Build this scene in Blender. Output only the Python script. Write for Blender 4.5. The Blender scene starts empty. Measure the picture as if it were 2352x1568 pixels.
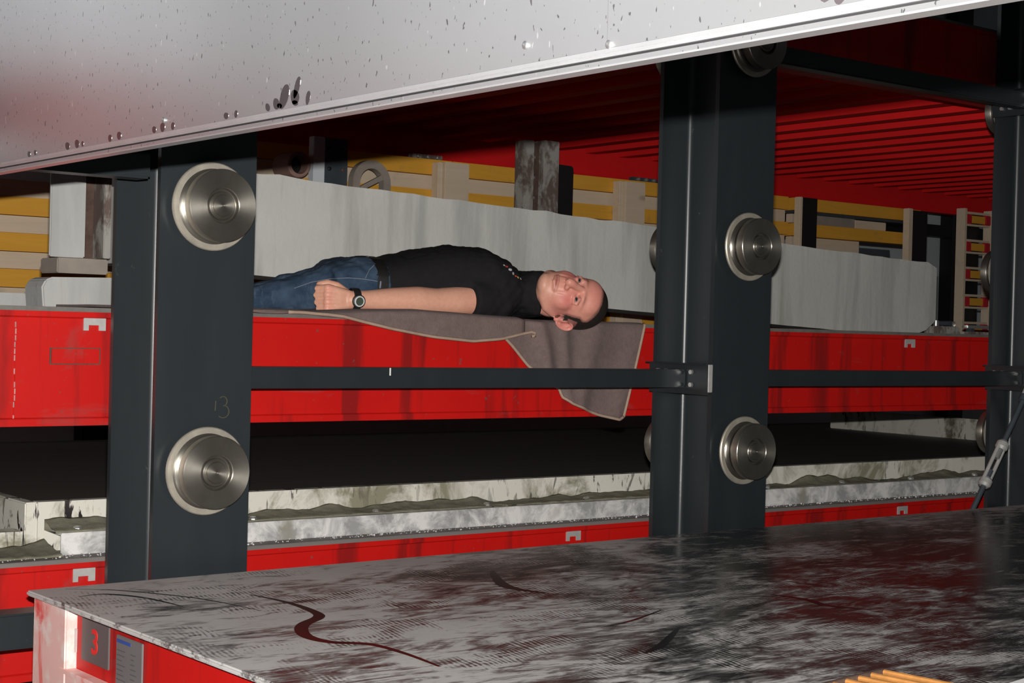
import bpy, bmesh, math, random
import numpy as np
from mathutils import Vector, Matrix, noise
from mathutils.bvhtree import BVHTree
random.seed(7)
SC = bpy.context.scene
COL = SC.collection
# ------------------------------------------------------------------ camera
# origin = the lens; X runs along the pallets, Y away across the rack, Z up; floor at FZ
FZ = -1.55
cam_d = bpy.data.cameras.new('camera'); cam = bpy.data.objects.new('camera', cam_d); COL.objects.link(cam)
cam_d.sensor_width = 36.0; cam_d.lens = 3627/2352*36; cam_d.clip_start = 0.02
R_ = Vector((0.78993884, -0.61263282, 0.02603197)); U_ = Vector((-0.01554865, 0.02242745, 0.99962756)); F_ = Vector((0.61298848, 0.79004939, -0.0081907))
cam.matrix_world = Matrix(((R_.x, U_.x, -F_.x, 0), (R_.y, U_.y, -F_.y, 0), (R_.z, U_.z, -F_.z, 0), (0, 0, 0, 1)))
SC.camera = cam
# ------------------------------------------------------------------ world, lamps, exposure
w = bpy.data.worlds.new('hall_air'); SC.world = w; w.use_nodes = True
w.node_tree.nodes['Background'].inputs[0].default_value = (0.9, 0.95, 1.0, 1)
w.node_tree.nodes['Background'].inputs[1].default_value = 0.012
# the camera's own pop-up flash, 74 mm over the lens
fl_d = bpy.data.lights.new('camera_flash', 'AREA'); fl_d.shape = 'RECTANGLE'; fl_d.size = 0.03; fl_d.size_y = 0.012
fl_d.energy = 110.0; fl_d.color = (1.0, 0.97, 0.93)
fl = bpy.data.objects.new('camera_flash', fl_d); COL.objects.link(fl)
fl.matrix_world = cam.matrix_world.copy(); fl.location = U_*0.074 + F_*0.02
SC.view_settings.view_transform = 'Standard'; SC.view_settings.look = 'None'
SC.view_settings.gamma = 1.0; SC.view_settings.use_curve_mapping = False
SC.view_settings.exposure = 0.55

# ------------------------------------------------------------------ helpers
def tag(o, label=None, cat=None, group=None, kind=None):
    if label: o['label'] = label
    if cat: o['category'] = cat
    if group: o['group'] = group
    if kind: o['kind'] = kind
    return o
def empty(name, loc=(0, 0, 0), label=None, cat=None, group=None):
    o = bpy.data.objects.new(name, None); o.location = loc; o.empty_display_size = 0.05
    COL.objects.link(o); return tag(o, label, cat, group)
class MB:
    def __init__(s): s.v = []; s.f = []
    def add(s, vs, fs):
        n = len(s.v); s.v += [tuple(p) for p in vs]; s.f += [tuple(i+n for i in f) for f in fs]; return s
    def box(s, x0, x1, y0, y1, z0, z1):
        return s.add([(x0,y0,z0),(x1,y0,z0),(x1,y1,z0),(x0,y1,z0),(x0,y0,z1),(x1,y0,z1),(x1,y1,z1),(x0,y1,z1)],
                     [(0,3,2,1),(4,5,6,7),(0,1,5,4),(1,2,6,5),(2,3,7,6),(3,0,4,7)])
    def prism(s, poly, a0, a1, axis='z'):
        """2-D polygon extruded along an axis: z -> (x,y), y -> (x,z), x -> (y,z)"""
        def P(u, v, a): return (u, v, a) if axis == 'z' else (u, a, v) if axis == 'y' else (a, u, v)
        n = len(poly)
        vs = [P(u, v, a0) for u, v in poly] + [P(u, v, a1) for u, v in poly]
        fs = [tuple(range(n-1, -1, -1)), tuple(range(n, 2*n))] + [(i, (i+1) % n, n+(i+1) % n, n+i) for i in range(n)]
        return s.add(vs, fs)
    def tube(s, pts, rad, n=10, cap=True):
        pts = [Vector(p) for p in pts]; m = len(pts)
        rad = rad if isinstance(rad, (list, tuple)) else [rad]*m
        vs = []; fs = []; prev = None
        for i, p in enumerate(pts):
            t = (pts[min(i+1, m-1)] - pts[max(i-1, 0)]).normalized()
            ref = prev if prev is not None else (Vector((0, 0, 1)) if abs(t.z) < .9 else Vector((1, 0, 0)))
            a = ref - t*ref.dot(t); a.normalize(); prev = a; b = t.cross(a)
            for k in range(n):
                q = 2*math.pi*k/n; vs.append(p + (a*math.cos(q) + b*math.sin(q))*rad[i])
        for i in range(m-1):
            for k in range(n):
                fs.append((i*n+k, i*n+(k+1) % n, (i+1)*n+(k+1) % n, (i+1)*n+k))
        if cap: fs += [tuple(range(n-1, -1, -1)), tuple(range((m-1)*n, m*n))]
        return s.add(vs, fs)
    def lathe(s, prof, n=48, sgn=-1, cap=True):
        """profile of (radius, offset) revolved about the Y axis; offset runs along sgn*Y"""
        vs = []; fs = []
        for r, a in prof:
            for k in range(n):
                q = 2*math.pi*k/n; vs.append((r*math.cos(q), sgn*a, r*math.sin(q)))
        m = len(prof)
        for i in range(m-1):
            for k in range(n): fs.append((i*n+k, i*n+(k+1) % n, (i+1)*n+(k+1) % n, (i+1)*n+k))
        if cap: fs += [tuple(range(n-1, -1, -1)), tuple(range((m-1)*n, m*n))]
        return s.add(vs, fs)
    def ellip(s, c, r, rot=None, n=16, m=10):
        vs = []; fs = []; c = Vector(c)
        for i in range(m+1):
            th = math.pi*i/m
            for k in range(n):
                q = 2*math.pi*k/n
                p = Vector((r[0]*math.sin(th)*math.cos(q), r[1]*math.sin(th)*math.sin(q), r[2]*math.cos(th)))
                if rot is not None: p = rot @ p
                vs.append(c+p)
        for i in range(m):
            for k in range(n): fs.append((i*n+k, (i+1)*n+k, (i+1)*n+(k+1) % n, i*n+(k+1) % n))
        return s.add(vs, fs)
    def build(s, name, mat, parent=None, bevel=0, smooth=False, seg=2, loc=None):
        me = bpy.data.meshes.new(name); me.from_pydata(s.v, [], s.f)
        bm = bmesh.new(); bm.from_mesh(me)
        bmesh.ops.remove_doubles(bm, verts=bm.verts, dist=1e-6)
        bmesh.ops.recalc_face_normals(bm, faces=bm.faces)
        if bevel:
            es = [e for e in bm.edges if len(e.link_faces) == 2 and e.calc_face_angle(0) > 0.6]
            bmesh.ops.bevel(bm, geom=es, offset=bevel, segments=seg, affect='EDGES', clamp_overlap=True)
        bm.to_mesh(me); bm.free()
        if smooth:
            me.polygons.foreach_set('use_smooth', [True]*len(me.polygons))
            if smooth != 'all': me.set_sharp_from_angle(angle=0.6)
        me.materials.append(mat)
        o = bpy.data.objects.new(name, me); COL.objects.link(o)
        if parent: o.parent = parent
        if loc: o.location = loc
        return o
def box(name, mat, b, parent=None, bevel=0.0): return MB().box(*b).build(name, mat, parent, bevel)
def copy_tree(o, parent=None):
    c = o.copy(); COL.objects.link(c); c.parent = parent
    for ch in list(o.children): copy_tree(ch, c)
    return c

# ------------------------------------------------------------------ materials
class NT:
    def __init__(s, name):
        s.m = bpy.data.materials.new(name); s.m.use_nodes = True; s.t = s.m.node_tree; s.n = s.t.nodes
        s.b = s.n['Principled BSDF']; s.tc = s.n.new('ShaderNodeTexCoord'); s.pos = s.tc.outputs['Object']
    def L(s, a, b): s.t.links.new(a, b)
    def mapv(s, scale=(1, 1, 1), rot=(0, 0, 0), loc=(0, 0, 0), src=None):
        n = s.n.new('ShaderNodeMapping'); n.inputs['Scale'].default_value = scale; n.inputs['Rotation'].default_value = rot
        n.inputs['Location'].default_value = loc; s.L(src or s.pos, n.inputs['Vector']); return n.outputs[0]
    def noise(s, scale, detail=4, rough=.55, dist=0, vec=None):
        n = s.n.new('ShaderNodeTexNoise'); n.inputs['Scale'].default_value = scale; n.inputs['Detail'].default_value = detail
        n.inputs['Roughness'].default_value = rough; n.inputs['Distortion'].default_value = dist
        s.L(vec or s.pos, n.inputs['Vector']); return n.outputs['Fac']
    def ramp(s, fac, stops, interp='LINEAR'):
        n = s.n.new('ShaderNodeValToRGB'); s.L(fac, n.inputs[0]); e = n.color_ramp.elements; n.color_ramp.interpolation = interp
        while len(e) < len(stops): e.new(.5)
        for q, (p, c) in zip(e, stops):
            q.position = p; q.color = (c, c, c, 1) if isinstance(c, (int, float)) else tuple(c)+((1,) if len(c) == 3 else ())
        return n.outputs['Color']
    def mix(s, fac, a, b, mode='MIX'):
        n = s.n.new('ShaderNodeMix'); n.data_type = 'RGBA'; n.blend_type = mode
        for i, x in ((0, fac), (6, a), (7, b)):
            if isinstance(x, (int, float)): n.inputs[i].default_value = x if i == 0 else (x, x, x, 1)
            elif isinstance(x, (tuple, list)): n.inputs[i].default_value = tuple(x)+((1,) if len(x) == 3 else ())
            else: s.L(x, n.inputs[i])
        return n.outputs[2]
    def math(s, op, a, b=0.0):
        n = s.n.new('ShaderNodeMath'); n.operation = op
        for i, x in ((0, a), (1, b)):
            if isinstance(x, (int, float)): n.inputs[i].default_value = x
            else: s.L(x, n.inputs[i])
        return n.outputs[0]
    def set(s, **k):
        names = {'col': 'Base Color', 'rough': 'Roughness', 'metal': 'Metallic', 'spec': 'Specular IOR Level', 'sheen': 'Sheen Weight', 'sss': 'Subsurface Weight', 'aniso': 'Anisotropic'}
        for q, x in k.items():
            i = s.b.inputs[names[q]]
            if isinstance(x, (int, float)): i.default_value = x
            elif isinstance(x, (tuple, list)): i.default_value = tuple(x)+((1,) if len(x) == 3 else ())
            else: s.L(x, i)
        return s
    def bump(s, h, strength=.3, dist=.01):
        n = s.n.new('ShaderNodeBump'); n.inputs['Strength'].default_value = strength; n.inputs['Distance'].default_value = dist
        s.L(h, n.inputs['Height']); s.L(n.outputs[0], s.b.inputs['Normal']); return s
def plain(name, col, rough=.6, metal=0, spec=.5, var=.25, vs=8, bump=0):
    t = NT(name); f = t.noise(vs, 5, .6)
    c = t.mix(f, tuple(x*(1-var) for x in col), tuple(min(1, x*(1+var)) for x in col))
    t.set(col=c, rough=rough, metal=metal, spec=spec)
    if bump: t.bump(t.noise(vs*6, 4, .6), bump, .004)
    return t.m
def red_paint(name, wear=.5):
    t = NT(name)
    base = t.mix(t.noise(3.0, 4, .6), (.44, .006, .005), (.57, .011, .008))
    st = t.noise(9, 4, .6, .4, t.mapv((1.6, 1, .12)))                       # runs of grime down the web
    base = t.mix(t.ramp(st, [(.53, 0), (.66, .75)]), base, (.17, .010, .010))
    ch = t.noise(55, 3, .5, 0)
    base = t.mix(t.ramp(ch, [(.70, 0), (.72, wear)]), base, (.10, .07, .065))
    sm = t.noise(4, 5, .65, .6, t.mapv((1, 1, 2.5)))
    base = t.mix(t.ramp(sm, [(.61, 0), (.76, .55)]), base, (.17, .07, .065))
    t.set(col=base, rough=.45, spec=.25).bump(t.noise(30, 3, .5), .06, .003)
    return t.m
M_RED = red_paint('red_pallet_paint')
M_REDD = plain('red_underside_paint', (.86, .018, .020), .6, 0, .2, .15, 4)
def worn_overexposed_red():
    t = NT('worn_overexposed_pink_paint')
    f = t.noise(9, 5, .6, .5, t.mapv((1, 1, .6)))
    c = t.mix(t.ramp(f, [(.32, 0), (.48, 1)]), (.75, .04, .035), (.80, .50, .46))
    f2 = t.noise(16, 4, .6)
    c = t.mix(t.ramp(f2, [(.5, 0), (.62, .8)]), c, (.80, .70, .66))
    t.set(col=c, rough=.5); return t.m
M_WORN_OVEREXP = worn_overexposed_red()
def col_paint():
    t = NT('anthracite_column_paint')
    c = t.mix(t.noise(5, 5, .6, .3, t.mapv((3, 3, .5))), (.0145, .019, .022), (.0235, .0295, .033))
    c = t.mix(t.ramp(t.noise(38, 5, .7, 0, t.mapv((1, 1, .8))), [(.69, 0), (.75, .35)]), c, (.16, .17, .17))
    t.set(col=c, rough=.34, spec=.5).bump(t.noise(60, 3, .5), .03, .002); return t.m
M_COL = col_paint()
def machined():
    t = NT('machined_roller_steel')
    sp = t.n.new('ShaderNodeSeparateXYZ'); t.L(t.pos, sp.inputs[0])
    r2 = t.math('SQRT', t.math('ADD', t.math('MULTIPLY', sp.outputs[0], sp.outputs[0]), t.math('MULTIPLY', sp.outputs[2], sp.outputs[2])))
    wv = t.n.new('ShaderNodeTexNoise'); wv.noise_dimensions = '1D'; wv.inputs['Scale'].default_value = 900; wv.inputs['Detail'].default_value = 3
    t.L(r2, wv.inputs['W'])
    c = t.mix(t.noise(22, 4, .6), (.24, .225, .195), (.42, .395, .345))
    c = t.mix(t.ramp(t.noise(14, 5, .65, .5), [(.60, 0), (.74, .75)]), c, (.30, .20, .09))
    tan = t.n.new('ShaderNodeTangent'); tan.direction_type = 'RADIAL'; tan.axis = 'Y'; t.L(tan.outputs[0], t.b.inputs['Tangent'])
    t.set(col=c, metal=.92, rough=.36, aniso=.75); t.b.inputs['Anisotropic Rotation'].default_value = .25; t.set().bump(wv.outputs['Fac'], .12, .0006); return t.m
M_ROLL = machined()
M_ROLLF = plain('bare_flange_steel', (.50, .46, .385), .42, .6, .5, .45, 24)
M_ROLLD = plain('oily_dark_roller_steel', (.045, .04, .038), .35, .7, .5, .3, 20)
def sheet():
    t = NT('dull_galvanised_sheet')
    c = t.mix(t.noise(3, 4, .6), (.60, .605, .61), (.70, .705, .71))
    sc = t.noise(210, 2, .5, .3, t.mapv((1, 1, .5)))
    c = t.mix(t.ramp(sc, [(.675, 0), (.70, .8)]), c, (.13, .13, .14))
    fl = t.noise(120, 2, .5, 0, t.mapv((1, 1, .35), loc=(3, 1, 2)))
    c = t.mix(t.ramp(fl, [(.71, 0), (.735, .9)]), c, (.97, .97, .97))
    t.set(col=c, metal=.94, rough=.33, spec=.5).bump(t.noise(220, 3, .6), .05, .001); return t.m
M_SHEET = sheet()
M_EDGE = plain('bright_folded_steel', (.75, .76, .77), .34, .9, .5, .12, 20)
M_OIL = plain('dark_release_oil_smear', (.055, .045, .048), .18, .3, .6, .2, 40)
def deck():
    t = NT('dusty_polished_deck_steel')
    a = t.noise(3.2, 5, .62, 1.2, t.mapv((.75, 1.1, 1), (0, 0, .35)))
    b = t.noise(11, 6, .68, 2.2, t.mapv((.55, 1.5, 1), (0, 0, -.25)))
    e = t.noise(42, 5, .7, 1.5, t.mapv((.35, 2.0, 1), (0, 0, .15)))
    wv = t.n.new('ShaderNodeTexWave'); wv.wave_type = 'BANDS'; wv.inputs['Scale'].default_value = 38; wv.inputs['Distortion'].default_value = 7
    wv.inputs['Detail'].default_value = 2; wv.inputs['Detail Scale'].default_value = .6
    t.L(t.mapv((1, .4, 1), (0, 0, .5)), wv.inputs['Vector'])
    m = t.math('ADD', t.math('MULTIPLY', a, 1.0), t.math('ADD', t.math('MULTIPLY', b, .85), t.math('MULTIPLY', e, .55)))
    hatch = t.math('MULTIPLY', t.ramp(t.noise(5.5, 3, .5, .5, t.mapv(loc=(7, 3, 1))), [(.52, 0), (.60, 1)]), t.math('SUBTRACT', wv.outputs['Fac'], .5))
    m = t.math('ADD', m, t.math('MULTIPLY', hatch, .22))
    sp = t.n.new('ShaderNodeSeparateXYZ'); t.L(t.pos, sp.inputs[0])
    # left-hand end and the back rim are evenly dusty, wiped only further along
    gx = t.n.new('ShaderNodeMapRange'); t.L(sp.outputs[0], gx.inputs['Value'])
    gx.inputs['From Min'].default_value = .0; gx.inputs['From Max'].default_value = 1.5; gx.inputs['To Min'].default_value = .20; gx.inputs['To Max'].default_value = -.03
    gy = t.n.new('ShaderNodeMapRange'); t.L(sp.outputs[1], gy.inputs['Value'])
    gy.inputs['From Min'].default_value = -.22; gy.inputs['From Max'].default_value = -.01; gy.inputs['To Min'].default_value = 0; gy.inputs['To Max'].default_value = .16
    m = t.math('ADD', m, t.math('ADD', gx.outputs[0], gy.outputs[0]))
    dust = t.ramp(t.math('MULTIPLY', m, .5), [(.555, .10), (.625, .42), (.70, .93)])
    speck = t.ramp(t.noise(160, 2, .5), [(.76, 0), (.79, 1)])
    dcol = t.mix(t.noise(6, 4, .6), (.47, .465, .455), (.68, .67, .655))
    steel = t.mix(t.noise(2.2, 3, .5), (.055, .054, .056), (.105, .103, .103))
    c = t.mix(dust, steel, dcol); c = t.mix(speck, c, (.6, .6, .6))
    t.set(col=c, metal=t.math('MULTIPLY', t.math('SUBTRACT', 1.0, dust), .95), rough=t.math('ADD', t.math('MULTIPLY', dust, .40), .16)); 
    t.bump(t.noise(90, 4, .6), .03, .002); return t.m
M_DECK = deck()
M_DIRTY = plain('dirty_deck_steel', (.16, .15, .135), .7, .2, .4, .45, 18, .2)
def concrete(name, c0, c1, streak=.5):
    t = NT(name)
    c = t.mix(t.noise(4, 5, .6), c0, c1)
    s_ = t.noise(7, 4, .6, .3, t.mapv((1.6, 1, .16)))
    c = t.mix(t.ramp(s_, [(.38, streak), (.56, 0)]), c, tuple(x*.62 for x in c0))
    g = t.noise(5, 4, .6, .3, t.mapv((2.2, 1, .2), loc=(4, 0, 2)))
    c = t.mix(t.ramp(g, [(.62, 0), (.74, .5)]), c, (.26, .27, .19))
    t.set(col=c, rough=.85, spec=.25).bump(t.noise(45, 6, .65), .25, .006); return t.m
M_CONC = concrete('grey_precast_concrete', (.48, .48, .45), (.62, .62, .59))
M_CONC2 = concrete('pale_concrete', (.42, .42, .41), (.55, .55, .53), .3)
M_FLOOR = plain('hall_floor_concrete', (.16, .155, .15), .7, 0, .4, .25, 3, .1)
M_WALL = plain('grey_hall_cladding', (.68, .72, .76), .7, 0, .3, .12, 2)
M_CEIL = plain('hall_roof_sheet', (.10, .10, .10), .8, 0, .3, .15, 2)
def timber(name, c0, c1, k=1.0):
    t = NT(name)
    g = t.noise(6, 5, .6, 1.5, t.mapv((.35, 3, 5)))
    c = t.mix(g, c0, c1)
    kn = t.n.new('ShaderNodeTexVoronoi'); kn.inputs['Scale'].default_value = 2.6; t.L(t.mapv((.8, 2, 2)), kn.inputs['Vector'])
    c = t.mix(t.ramp(kn.outputs['Distance'], [(.04, .65), (.10, 0)]), c, tuple(x*.3 for x in c0))
    d = t.noise(5, 5, .65); c = t.mix(t.ramp(d, [(.60, 0), (.75, .5*k)]), c, (.20, .18, .15))
    t.set(col=c, rough=.7, spec=.3); return t.m
M_YEL = timber('yellow_timber', (.70, .33, .03), (.86, .46, .06))
M_PALE = timber('pale_softwood', (.62, .49, .35), (.76, .64, .49), .6)
M_OLIV = timber('grimy_timber', (.24, .21, .15), (.36, .31, .23))
M_GRIM = plain('weathered_grey_wood', (.30, .26, .22), .85, 0, .2, .3, 14)
M_BLK = plain('black_steel', (.012, .012, .013), .5, 0, .4, .2, 6)
M_BLUS = plain('slate_steel', (.06, .075, .09), .5, .2, .5, .3, 12)
M_RUST = plain('rusty_spattered_steel', (.11, .07, .055), .8, .2, .3, .7, 30, .2)
def spatter():
    t = NT('cement_spattered_steel')
    f = t.noise(16, 6, .7, .4, t.mapv((1, 1, .5)))
    c = t.mix(t.ramp(f, [(.45, 0), (.58, 1)]), (.14, .10, .085), (.36, .35, .32))
    t.set(col=c, rough=.8).bump(f, .3, .004); return t.m
M_SPAT = spatter()
def pale_form():
    t = NT('cement_stained_form_board')
    f = t.noise(7, 6, .68, .6, t.mapv((1, 1, .8)))
    c = t.mix(t.ramp(f, [(.36, 0), (.50, 1)]), (.25, .24, .17), (.66, .64, .57))
    d = t.noise(24, 4, .6, .6, t.mapv((1.2, 1, .35)))
    pz = t.noise(1.1, 2, .5, 0, t.mapv(loc=(2.3, 0, 0)))
    dr = t.math('MULTIPLY', t.ramp(d, [(.575, 0), (.61, 1)]), t.ramp(pz, [(.42, 0), (.55, 1)]))
    c = t.mix(dr, c, (.018, .012, .014))
    t.set(col=c, rough=.75, spec=.3).bump(f, .2, .004); return t.m
M_FORM = pale_form()
def blotch():
    t = NT('cement_caked_steel')
    f = t.noise(13, 6, .7, .5); g = t.noise(6, 4, .6, .2, t.mapv(loc=(5, 0, 0)))
    c = t.mix(t.ramp(f, [(.40, 0), (.60, 1)]), (.33, .33, .33), (.74, .73, .71))
    c = t.mix(t.ramp(g, [(.56, 0), (.68, .8)]), c, (.28, .26, .20))
    t.set(col=c, rough=.7, metal=.1).bump(f, .2, .004); return t.m
M_CAKE = blotch()
M_SLUD = plain('olive_cement_sludge', (.20, .19, .14), .9, 0, .2, .5, 30, .4)
def film():
    t = NT('black_film_deck')
    f = t.noise(12, 5, .6, .3, t.mapv((.25, 2, 1)))
    c = t.mix(f, (.13, .112, .105), (.22, .195, .182))
    c = t.mix(t.ramp(t.noise(60, 3, .5), [(.74, 0), (.78, .5)]), c, (.3, .3, .29))
    t.set(col=c, rough=.6, spec=.35); return t.m
M_FILM = film()
M_ZINC = plain('zinc_plated_steel', (.62, .62, .60), .35, .8, .5, .2, 20)
M_PLATE = plain('bare_plate_steel', (.55, .54, .52), .45, .4, .5, .3, 30)
M_TAG = plain('stamped_tag_steel', (.17, .16, .16), .45, .5, .5, .15, 12)
M_TAG2 = plain('grey_info_tag', (.17, .17, .17), .5, .2, .5, .1, 12)
M_INK = plain('grey_tag_print', (.08, .08, .09), .6)
M_BLUE = plain('blue_tag_print', (.03, .07, .28), .6)
M_TAGRED = plain('red_tag_numeral', (.70, .02, .015), .5, var=.1)
M_CHALK = plain('yellow_chalk', (.065, .06, .035), .9, var=.3)
M_WELD = plain('bright_weld_flake', (.52, .33, .31), .5, .3, var=.4, vs=60)
M_ENDRED = plain('red_beam_end_cap', (.55, .02, .03), .6)
M_REBAR = plain('rusty_orange_rebar', (.50, .22, .06), .55, .3, .5, .5, 40)
M_FILL_LAMP = NT('added_fluorescent_tube'); M_FILL_LAMP.b.inputs['Emission Color'].default_value = (1, .97, .9, 1); M_FILL_LAMP.b.inputs['Emission Strength'].default_value = 6.0; M_FILL_LAMP = M_FILL_LAMP.m

# ------------------------------------------------------------------ the hall
def struct(name, mat, b):
    o = box(name, mat, b); o['kind'] = 'structure'; return o
struct('floor', M_FLOOR, (-9, 15, -6, 7.8, FZ-.1, FZ))
struct('ceiling', M_CEIL, (-9, 15, -6, 7.8, 4.5, 4.6))
WY = 7.7
struct('wall_back', M_WALL, (-9, 15, WY, WY+.1, FZ, 4.5))
M_ADDED_GLOW = NT('added_window_glow'); M_ADDED_GLOW.b.inputs['Emission Color'].default_value = (.93, .97, 1, 1); M_ADDED_GLOW.b.inputs['Emission Strength'].default_value = .75; M_ADDED_GLOW = M_ADDED_GLOW.m
for i, (x0, x1) in enumerate(((-8.6, -6.2), (-6.0, -3.6), (-3.4, -1.0))):  # unseen glowing windows, added to brighten the reflection in the hanging sheet
    wn = empty('added_window_%d' % (i+1), (x0, WY, .2)); wn['kind'] = 'structure'
    for k in range(4):
        d = (x1-x0)/4
        MB().box(k*d+.03, (k+1)*d-.03, -.012, -.004, .03, 3.67).build('glow_pane', M_ADDED_GLOW, wn)
        MB().box(k*d-.03, k*d+.03, -.03, -.0005, 0, 3.7).build('mullion', M_BLK, wn)
    MB().box(4*d-.03, 4*d+.03, -.03, -.0005, 0, 3.7).build('mullion', M_BLK, wn)
    for z in (-.03, 3.67): MB().box(-.03, x1-x0+.03, -.032, -.0005, z, z+.06).build('added_window_frame', M_BLK, wn)
struct('wall_front', M_WALL, (-9, 15, -6.1, -6, FZ, 4.5))
struct('wall_left', M_WALL, (-9.1, -9, -6, 7.8, FZ, 4.5))
struct('wall_right', M_WALL, (15, 15.1, -6, 7.8, FZ, 4.5))
added_lamp_spots = [('added unseen white fluorescent ceiling lamp over the open hall, nearer the rack', (-3.2, 1.6)), ('added unseen white fluorescent ceiling lamp over the open hall, further from the rack', (-3.2, -2.4))]
for lab, (x, y) in added_lamp_spots:  # unseen lamps, added to light the hanging sheet and the near deck
    r = empty('added_fill_lamp', (x, y, 4.5), lab, 'lamp', 'added unseen hall lamps')
    MB().box(-.12, .12, -.8, .8, -.36, -.30).build('housing', M_PLATE, r, .008)
    MB().tube([(-.05, -.74, -.385), (-.05, .74, -.385)], .018).build('tube', M_FILL_LAMP, r, smooth=True)
    MB().tube([(.05, -.74, -.385), (.05, .74, -.385)], .018).build('tube', M_FILL_LAMP, r, smooth=True)
    for q in (-.6, .6): MB().tube([(0, q, -.31), (0, q, 0)], .006).build('hanger', M_ZINC, r)
    for s in (-.05, .05):
        for q in (-.76, .76): MB().box(s-.02, s+.02, q-.015, q+.015, -.41, -.355).build('lamp_holder', M_PLATE, r, .003)

# ------------------------------------------------------------------ rack columns with rollers
YC0, YC1 = 3.05, 3.285; CW = 0.223
TF, TW = 0.015, 0.010
def h_section(x0):
    x1 = x0+CW; xm = (x0+x1)/2; r = .020
    def fil(cx, cy, a0, a1):      # concave fillet between web and flange
        return [(cx+r*math.cos(a), cy+r*math.sin(a)) for a in [a0+(a1-a0)*i/4 for i in range(5)]]
    a, b = xm-TW/2, xm+TW/2; y0, y1 = YC0+TF, YC1-TF; h = math.pi/2
    p = [(x0, YC0), (x1, YC0), (x1, y0)]
    p += fil(b+r, y0+r, -h, -2*h) + fil(b+r, y1-r, 2*h, h)
    p += [(x1, y1), (x1, YC1), (x0, YC1), (x0, y1)]
    p += fil(a-r, y1-r, h, 0) + fil(a-r, y0+r, 0, -h)
    p += [(x0, y0)]
    return p
def roller(parent, x, y, z, sgn):
    r = MB().lathe([(.030, .0426), (.0755, .0426), (.0768, .045), (.0768, .066), (.0755, .0675), (.038, .0675), (.0362, .066), (.0362, .052), (.030, .052)], 56, sgn).build('roller', M_ROLL, parent, smooth=True, loc=(x, y, z))
    MB().lathe([(.030, 0), (.052, 0), (.052, .014), (.030, .014)], 32, sgn).build('spacer', M_ROLLD, r, smooth=True)
    MB().lathe([(.030, .0142), (.088, .0142), (.0935, .017), (.0935, .021), (.0915, .0235), (.030, .0235)], 56, sgn).build('flange_ring', M_ROLLF, r, smooth=True)
    MB().lathe([(.030, .0236), (.0800, .0236), (.0770, .027), (.0745, .0285), (.030, .0285)], 56, sgn).build('step_ring', M_ROLL, r, smooth=True)
    MB().lathe([(.030, .0286), (.0690, .0286), (.0690, .0425), (.030, .0425)], 56, sgn).build('tread', M_ROLLD, r, smooth=True)
    MB().lathe([(.0, .0522), (.0298, .0522), (.0298, .062), (.0285, .0635), (.0235, .0635), (.0225, .062), (.0215, .067), (.002, .067), (.001, .066)], 40, sgn).build('shaft_end', M_ROLL, r, smooth=True)
    return r
def column(x0, label, zs=(-.876, -.318, .241, .80)):
    t = empty('rack_column', (0, 0, 0), label, 'column', 'roller columns of the pallet rack')
    MB().prism(h_section(x0), FZ, 2.3, 'z').build('steel_profile', M_COL, t, smooth=True)
    MB().box(x0-.06, x0+CW+.06, YC0-.06, YC1+.06, FZ, FZ+.02).build('foot_plate', M_COL, t)
    for z in zs:
        roller(t, x0+CW/2, YC0, z, -1)
        roller(t, x0+CW/2, YC1, z, 1)
    return t
XC = [-.194, 1.431, 3.056, 4.62]
column(XC[0], 'anthracite steel column with rollers, beyond the left edge of the picture')
cL = column(XC[1], 'anthracite steel column with two bright rollers, by the concrete block at the left')
cM = column(XC[2], 'anthracite steel column with two bright rollers, beside the lying man\'s head')
cR = column(XC[3], 'anthracite steel column behind the turnbuckle at the right edge')
# chalked number on the left column, flush strokes
def stroke(pts, r=.0011):
    return MB().tube([(x, YC0, z) for x, z in pts], r, 6)
s3 = [(1.587+.010*math.cos(a), -.172+.0105*math.sin(a)) for a in [2.4-3.9*i/9 for i in range(10)]]
s3 += [(1.588+.014*math.cos(a), -.194+.0135*math.sin(a)) for a in [1.5-3.9*i/9 for i in range(10)]]
stroke(s3).build('chalk_numeral', M_CHALK, cL); stroke([(1.570, -.171), (1.569, -.192)]).build('chalk_numeral', M_CHALK, cL)

# cross rails between the columns
def rail(x0, x1, z0, z1, y0, y1, label, full=True):
    t = empty('cross_rail', ((x0+x1)/2, (y0+y1)/2, z0), label, 'rail', 'rails bolted between rack columns')
    ox, oy, oz = t.location
    def B(nm, m, b, bev=0): return MB().box(b[0]-ox, b[1]-ox, b[2]-oy, b[3]-oy, b[4]-oz, b[5]-oz).build(nm, m, t, bev)
    B('bar', M_COL, (x0+.012, x1-.015, y0, y1, z0, z1), .004)
    if not full: return t
    B('end_plate', M_COL, (x0+.0005, x0+.012, y0-.028, y1+.02, z0-.022, z1+.022), .002)
    B('splice_plate', M_COL, (x1-.014, x1-.0005, YC0+.0, YC1-.0, z0-.018, z1+.018), .001)
    B('splice_lip', M_COL, (x1-.034, x1-.0145, YC0+.004, YC1-.004, z1+.0145, z1+.018), .0005)
    B('weld_seam', M_PLATE, (x1-.0165, x1-.0005, YC0-.0035, YC0-.0002, z0-.010, z1+.016), .001)
    for yy in (y0-.022, y1+.028, y1+.060):
        for zz in (z0+.008, z1-.006):
            hx = MB()
            hx.prism([(yy-oy+.0068*math.cos(k*math.pi/3), zz-oz+.0068*math.sin(k*math.pi/3)) for k in range(6)], x1-.0145-.007-ox, x1-.0145-ox, 'x').build('bolt', M_ZINC, t)
    return t
rl = rail(XC[1]+CW, XC[2], -.149, -.100, 3.135, 3.185, 'dark square rail passing in front of the blanket, between left and middle columns')
MB().box(-.288, -.2845, -.0262, -.0251, .030, .048).build('paint_tick', plain('white_paint_tick', (.7, .7, .65), .6), rl)
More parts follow.
